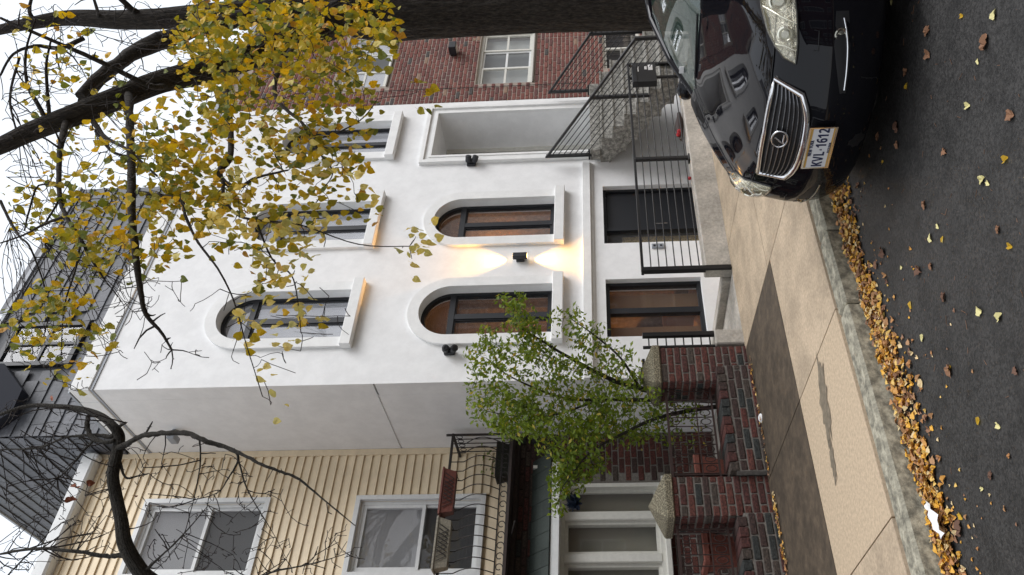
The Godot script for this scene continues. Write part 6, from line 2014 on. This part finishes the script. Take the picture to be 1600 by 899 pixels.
func small_things():
	# the lit wall lamp between the parlour windows
	var L := thing("wall_lamp", "lit black up and down wall lamp between the parlour windows", "lamp", Vector3(8.36, 3.01, 0.0))
	part("back_plate", bx(Vector3(-0.05, 0.06, 0.001), Vector3(0.05, 0.19, 0.055), 0.006), M.black_frame, L)
	part("housing", bx(Vector3(-0.045, 0.012, 0.055), Vector3(0.045, 0.238, 0.135), 0.006), M.black_frame, L)
	for s in [[0.2385, 1.0], [0.0115, -1.0]]:
		part("lamp_lens", bx(Vector3(-0.032, s[0] - 0.001, 0.066), Vector3(0.032, s[0] + 0.001, 0.124)), M.warm_glow, L)
		var sp := SpotLight3D.new()
		sp.name = "beam"
		sp.position = Vector3(0, s[0] + 0.01 * s[1], 0.088)
		sp.basis = Basis.looking_at(Vector3(0, s[1], -0.13).normalized(), Vector3(0, 0, 1))
		sp.light_color = Color(1.0, 0.72, 0.32)
		sp.light_energy = 2.6
		sp.light_size = 0.035
		sp.spot_angle = 34.0
		sp.spot_angle_attenuation = 0.9
		sp.spot_range = 6.0
		sp.spot_attenuation = 2.0
		sp.shadow_enabled = true
		L.add_child(sp, true)
	security_camera(Vector3(10.66, 4.12, 0.001), "black twin head security camera beside the front door surround", -1.0)
	security_camera(Vector3(6.56, 4.08, 0.001), "black twin head security camera near the corner of the white house", 1.0)
	var I := thing("door_intercom", "small grey intercom plate beside the black garden door", "intercom", Vector3(8.55, 0.86, 0.0))
	part("plate", bx(Vector3(-0.04, 0.0, 0.001), Vector3(0.05, 0.19, 0.03), 0.004), M.flashing, I)
	part("lens", bx(Vector3(-0.015, 0.13, 0.031), Vector3(0.025, 0.165, 0.034)), M.black_frame, I)
	part("button", bx(Vector3(-0.012, 0.03, 0.031), Vector3(0.022, 0.06, 0.036)), M.black_frame, I)
	var FL := thing("flood_light", "small grey flood light on the blank side wall of the white house", "light", Vector3(6.079, 8.5, -1.16))
	part("bracket", bx(Vector3(-0.10, 0.0, -0.03), Vector3(0.0, 0.05, 0.03), 0.004), M.flashing, FL)
	part("head", bx(Vector3(-0.2, -0.06, -0.1), Vector3(-0.1, 0.06, 0.1), 0.012), M.flashing, FL)
	# things on the planter wall
	var bag := thing("tool_bag", "dark bundle with red caps lying on the planter wall behind the fence", "bag", Vector3(9.45, 0.566, 1.66))
	var m := MB.new()
	var pts := []
	var rad := []
	for k in 9:
		var t := k / 8.0
		pts.append(Vector3(lerpf(-0.30, 0.32, t), 0.058 + 0.012 * sin(t * 5.0), 0.0)); rad.append(0.02 + 0.04 * sin(PI * clampf(t, 0.05, 0.95)))
	m.tube(pts, rad, 12)
	part("body", m, M.brown_dark, bag)
	for q in [[-0.22, 0.10, 0.03], [-0.17, 0.085, 0.05]]:
		m = MB.new()
		m.lathe([Vector2(0.0, -0.035), Vector2(0.03, -0.02), Vector2(0.035, 0.0), Vector2(0.03, 0.02), Vector2(0.0, 0.035)], Vector3(q[0], q[1], q[2]), 12)
		part("cap", m, M.red_plastic, bag)
	m = MB.new()
	m.lathe([Vector2(0.0, 0.0), Vector2(0.022, 0.004), Vector2(0.028, 0.025), Vector2(0.02, 0.045), Vector2(0.0, 0.05)], Vector3(8.28, 0.566, 1.68), 12)
	single("red_cap", m, M.red_plastic, "small round red cap lying on the concrete planter wall", "cap")
	m = MB.new()
	var bl := at(895, 785, 9.0)
	for k in 60:
		var d := Vector3(rng.randf_range(-1, 1), rng.randf_range(-1, 1), rng.randf_range(-1, 1)).normalized()
		var e := d.cross(Vector3(rng.randf(), rng.randf(), 1)).normalized() * 0.045
		m.tri(d * 0.03 - e, d * 0.03 + e, d * rng.randf_range(0.07, 0.11)); m.tri(-e + d * 0.03, d * 0.12, d.cross(e) + d * 0.05)
	var bw := single("blue_bundle", m, M.blue_film, "crumpled dark blue plastic bundle caught in the green shrub", "plastic bag")
	bw.position = bl
	# paper and cup lid
	m = MB.new()
	var g := []
	for k in 9:
		var row := []
		for j in 4:
			row.append(Vector3(0.0 + 0.022 * (j - 1.5), 0.05 + 0.012 * sin(k * 1.3 + j * 0.9) + 0.01 * sin(k * 2.9), -0.14 + k * 0.034) + Vector3(0.012 * sin(k * 0.8), 0, 0))
		g.append(row)
	m.grid(g, true)
	var paper := single("paper_wrapper", m, M.paper, "crumpled white paper strip lying on the gutter leaves", "paper")
	paper.transform = Transform3D(Basis(Vector3.UP, 1.95), Vector3(1.83, 0.02, 4.98))
	m = MB.new()
	m.lathe([Vector2(0.0, 0.012), Vector2(0.036, 0.012), Vector2(0.04, 0.006), Vector2(0.045, 0.0), Vector2(0.047, 0.003)], Vector3(0, 0, 0), 20)
	var lid := single("cup_lid", m, M.paper, "white plastic cup lid at the foot of the old brick wall", "lid")
	lid.position = Vector3(4.22, walk_y(2.02) + 0.004, 2.02)
	lid.rotation = Vector3(0.25, 0, 0.2)

func flat_leaf(size: float, v: int) -> MB:      # a curled fallen leaf
	var m := MB.new()
	var r := RandomNumberGenerator.new()
	r.seed = 300 + v
	var n := 18
	var o := []
	for k in n:
		var a := TAU * k / n
		var rr := size * (0.5 + (0.10 * sin(a * 7.0 + v) + r.randf_range(-0.14, 0.08) if v % 3 == 2 else 0.05 * sin(a * 3.0 + v) + r.randf_range(-0.05, 0.04)) + 0.16 * cos(a))
		var p := Vector3(cos(a) * rr, 0, sin(a) * rr * 0.75)
		p.y = 0.006 + size * (0.22 * absf(sin(a)) * r.randf_range(0.4, 1.3) + r.randf_range(0.0, 0.08))
		o.append(p)
	for k in n: m.otri(Vector3(0, 0.008, 0), o[k], o[(k + 1) % n], Vector3.UP)
	m.tube([Vector3(-size * 0.3, 0.006, 0), Vector3(-size * 0.75, 0.008, size * 0.1)], [0.0016, 0.0012], 3, false)
	return m

func litter():
	var shapes := []
	for k in 6: shapes.append(flat_leaf(1.0, k).mesh())
	# single leaves lying on the asphalt
	var yellow := [[1537, 280], [1544, 285], [1533, 487], [1562, 497], [1484, 575], [1443, 527], [1531, 657], [1560, 665], [1535, 765], [1456, 374], [1474, 376], [1410, 418], [1512, 166], [1529, 95], [1503, 25], [1555, 26], [1418, 136], [1341, 450], [1424, 475], [1501, 805], [1578, 385], [1571, 250], [1466, 352], [1380, 254], [1395, 3]]
	var brown := [[1478, 238], [1562, 357], [1380, 394], [1438, 424], [1456, 415], [1395, 525], [1590, 582], [1485, 577], [1550, 745], [1446, 318], [1403, 225], [1403, 200], [1373, 215], [1417, 112], [1450, 85], [1477, 462], [1582, 180], [1455, 730], [1386, 440], [1424, 550], [1502, 830], [1540, 70], [1450, 50]]
	for set_ in [[yellow, "pale yellow fallen leaf lying on the dark asphalt", "yellow leaves on the road", 0.045], [brown, "curled brown fallen leaf lying on the dark asphalt", "brown leaves on the road", 0.07]]:
		for q in set_[0]:
			var d := dirp(q[0], q[1])
			var p: Vector3 = EYE + d * (-EYE.y / d.y)
			var pale: bool = set_[3] < 0.07
			var mt: Material = [M.fallen_pale, M.fallen_pale, M.leaf4][rng.randi() % 3] if pale else [M.fallen_brown, M.fallen_dark][rng.randi() % 2]
			var o := single("fallen_leaf", shapes[(rng.randi() % 2) if pale else (2 + 3 * (rng.randi() % 2) if rng.randf() < 0.7 else 3)], mt, set_[1], "leaf", set_[2])
			var s: float = set_[3] * rng.randf_range(0.6, 1.35)
			o.transform = Transform3D(Basis(Vector3.UP, rng.randf() * TAU).scaled(Vector3(s, s, s)), Vector3(p.x, 0.001, p.z))
	# leaves drifted in the gutter and against the wall: nobody could count them
	var mm := MultiMesh.new()
	mm.transform_format = MultiMesh.TRANSFORM_3D
	mm.use_colors = true
	mm.mesh = shapes[0]
	var tf := []
	for k in 3000:
		var x := rng.randf_range(0.6, 6.5)
		var w := 0.20 + 0.05 * sin(x * 3.1) + 0.03 * sin(x * 7.7)
		var u := absf(rng.randfn(0.0, 0.55))
		var z := 4.84 + u * w
		var y := 0.004 + 0.05 * maxf(0.0, 1.0 - u) * rng.randf()
		tf.append([Vector3(x, y, z), rng.randf_range(0.028, 0.06), 0.4])
	for k in 260:
		var x := rng.randf_range(0.6, 6.0)
		tf.append([Vector3(x, 0.003, 4.85 + absf(rng.randfn(0.0, 0.42))), rng.randf_range(0.012, 0.03), 0.2])
	var lit := _litter(tf, shapes[0], "gutter_leaves", "drift of yellow and brown leaves along the kerb", "leaves")
	lit.set_meta("kind", "stuff")
	tf = []
	for k in 190:
		var x := rng.randf_range(2.2, 3.4) if k % 3 else rng.randf_range(3.6, 5.0)
		tf.append([Vector3(x, walk_y(2.0) + 0.004 + rng.randf() * 0.012, 1.985 + absf(rng.randfn(0.0, 0.035))), rng.randf_range(0.02, 0.045), 0.5])
	for k in 160:
		tf.append([Vector3(rng.randf_range(3.7, 5.2), 0.262 + rng.randf() * 0.03, rng.randf_range(0.6, 1.5)), rng.randf_range(0.03, 0.06), 0.5])
	_litter(tf, shapes[0], "wall_foot_leaves", "thin line of dead leaves along the foot of the brick wall", "leaves").set_meta("kind", "stuff")
	# grit and twigs on the road
	var gr := MB.new()
	for k in 160:
		var x := rng.randf_range(0.8, 5.0)
		var z := rng.randf_range(4.95, 7.6)
		var a := rng.randf() * TAU
		var l := rng.randf_range(0.01, 0.05)
		gr.tube([Vector3(x, 0.003, z), Vector3(x + cos(a) * l, 0.004, z + sin(a) * l)], [0.0014, 0.001], 3, false)
	tag(single("twig_litter", gr, M.fallen_brown, "scattered bits of twig lying on the asphalt", "twigs"), "", "", "", "stuff")

func _litter(tf: Array, shape: ArrayMesh, called: String, label: String, category: String) -> MultiMeshInstance3D:
	var mm := MultiMesh.new()
	mm.transform_format = MultiMesh.TRANSFORM_3D
	mm.use_colors = true
	mm.mesh = shape
	mm.instance_count = tf.size()
	var cols := [Color(0.66, 0.36, 0.04), Color(0.66, 0.44, 0.12), Color(0.42, 0.20, 0.07), Color(0.24, 0.12, 0.065), Color(0.62, 0.48, 0.26), Color(0.52, 0.26, 0.05), Color(0.36, 0.19, 0.08)]
	for k in tf.size():
		var s: float = tf[k][1]
		var b := Basis(Vector3.UP, rng.randf() * TAU) * Basis(Vector3.RIGHT, rng.randf_range(-1, 1) * tf[k][2])
		mm.set_instance_transform(k, Transform3D(b.scaled(Vector3(s, s, s)), tf[k][0]))
		mm.set_instance_color(k, cols[rng.randi() % cols.size()])
	var o := MultiMeshInstance3D.new()
	o.name = called
	o.multimesh = mm
	o.material_override = M.litter
	add_child(o)
	tag(o, label, category)
	return o
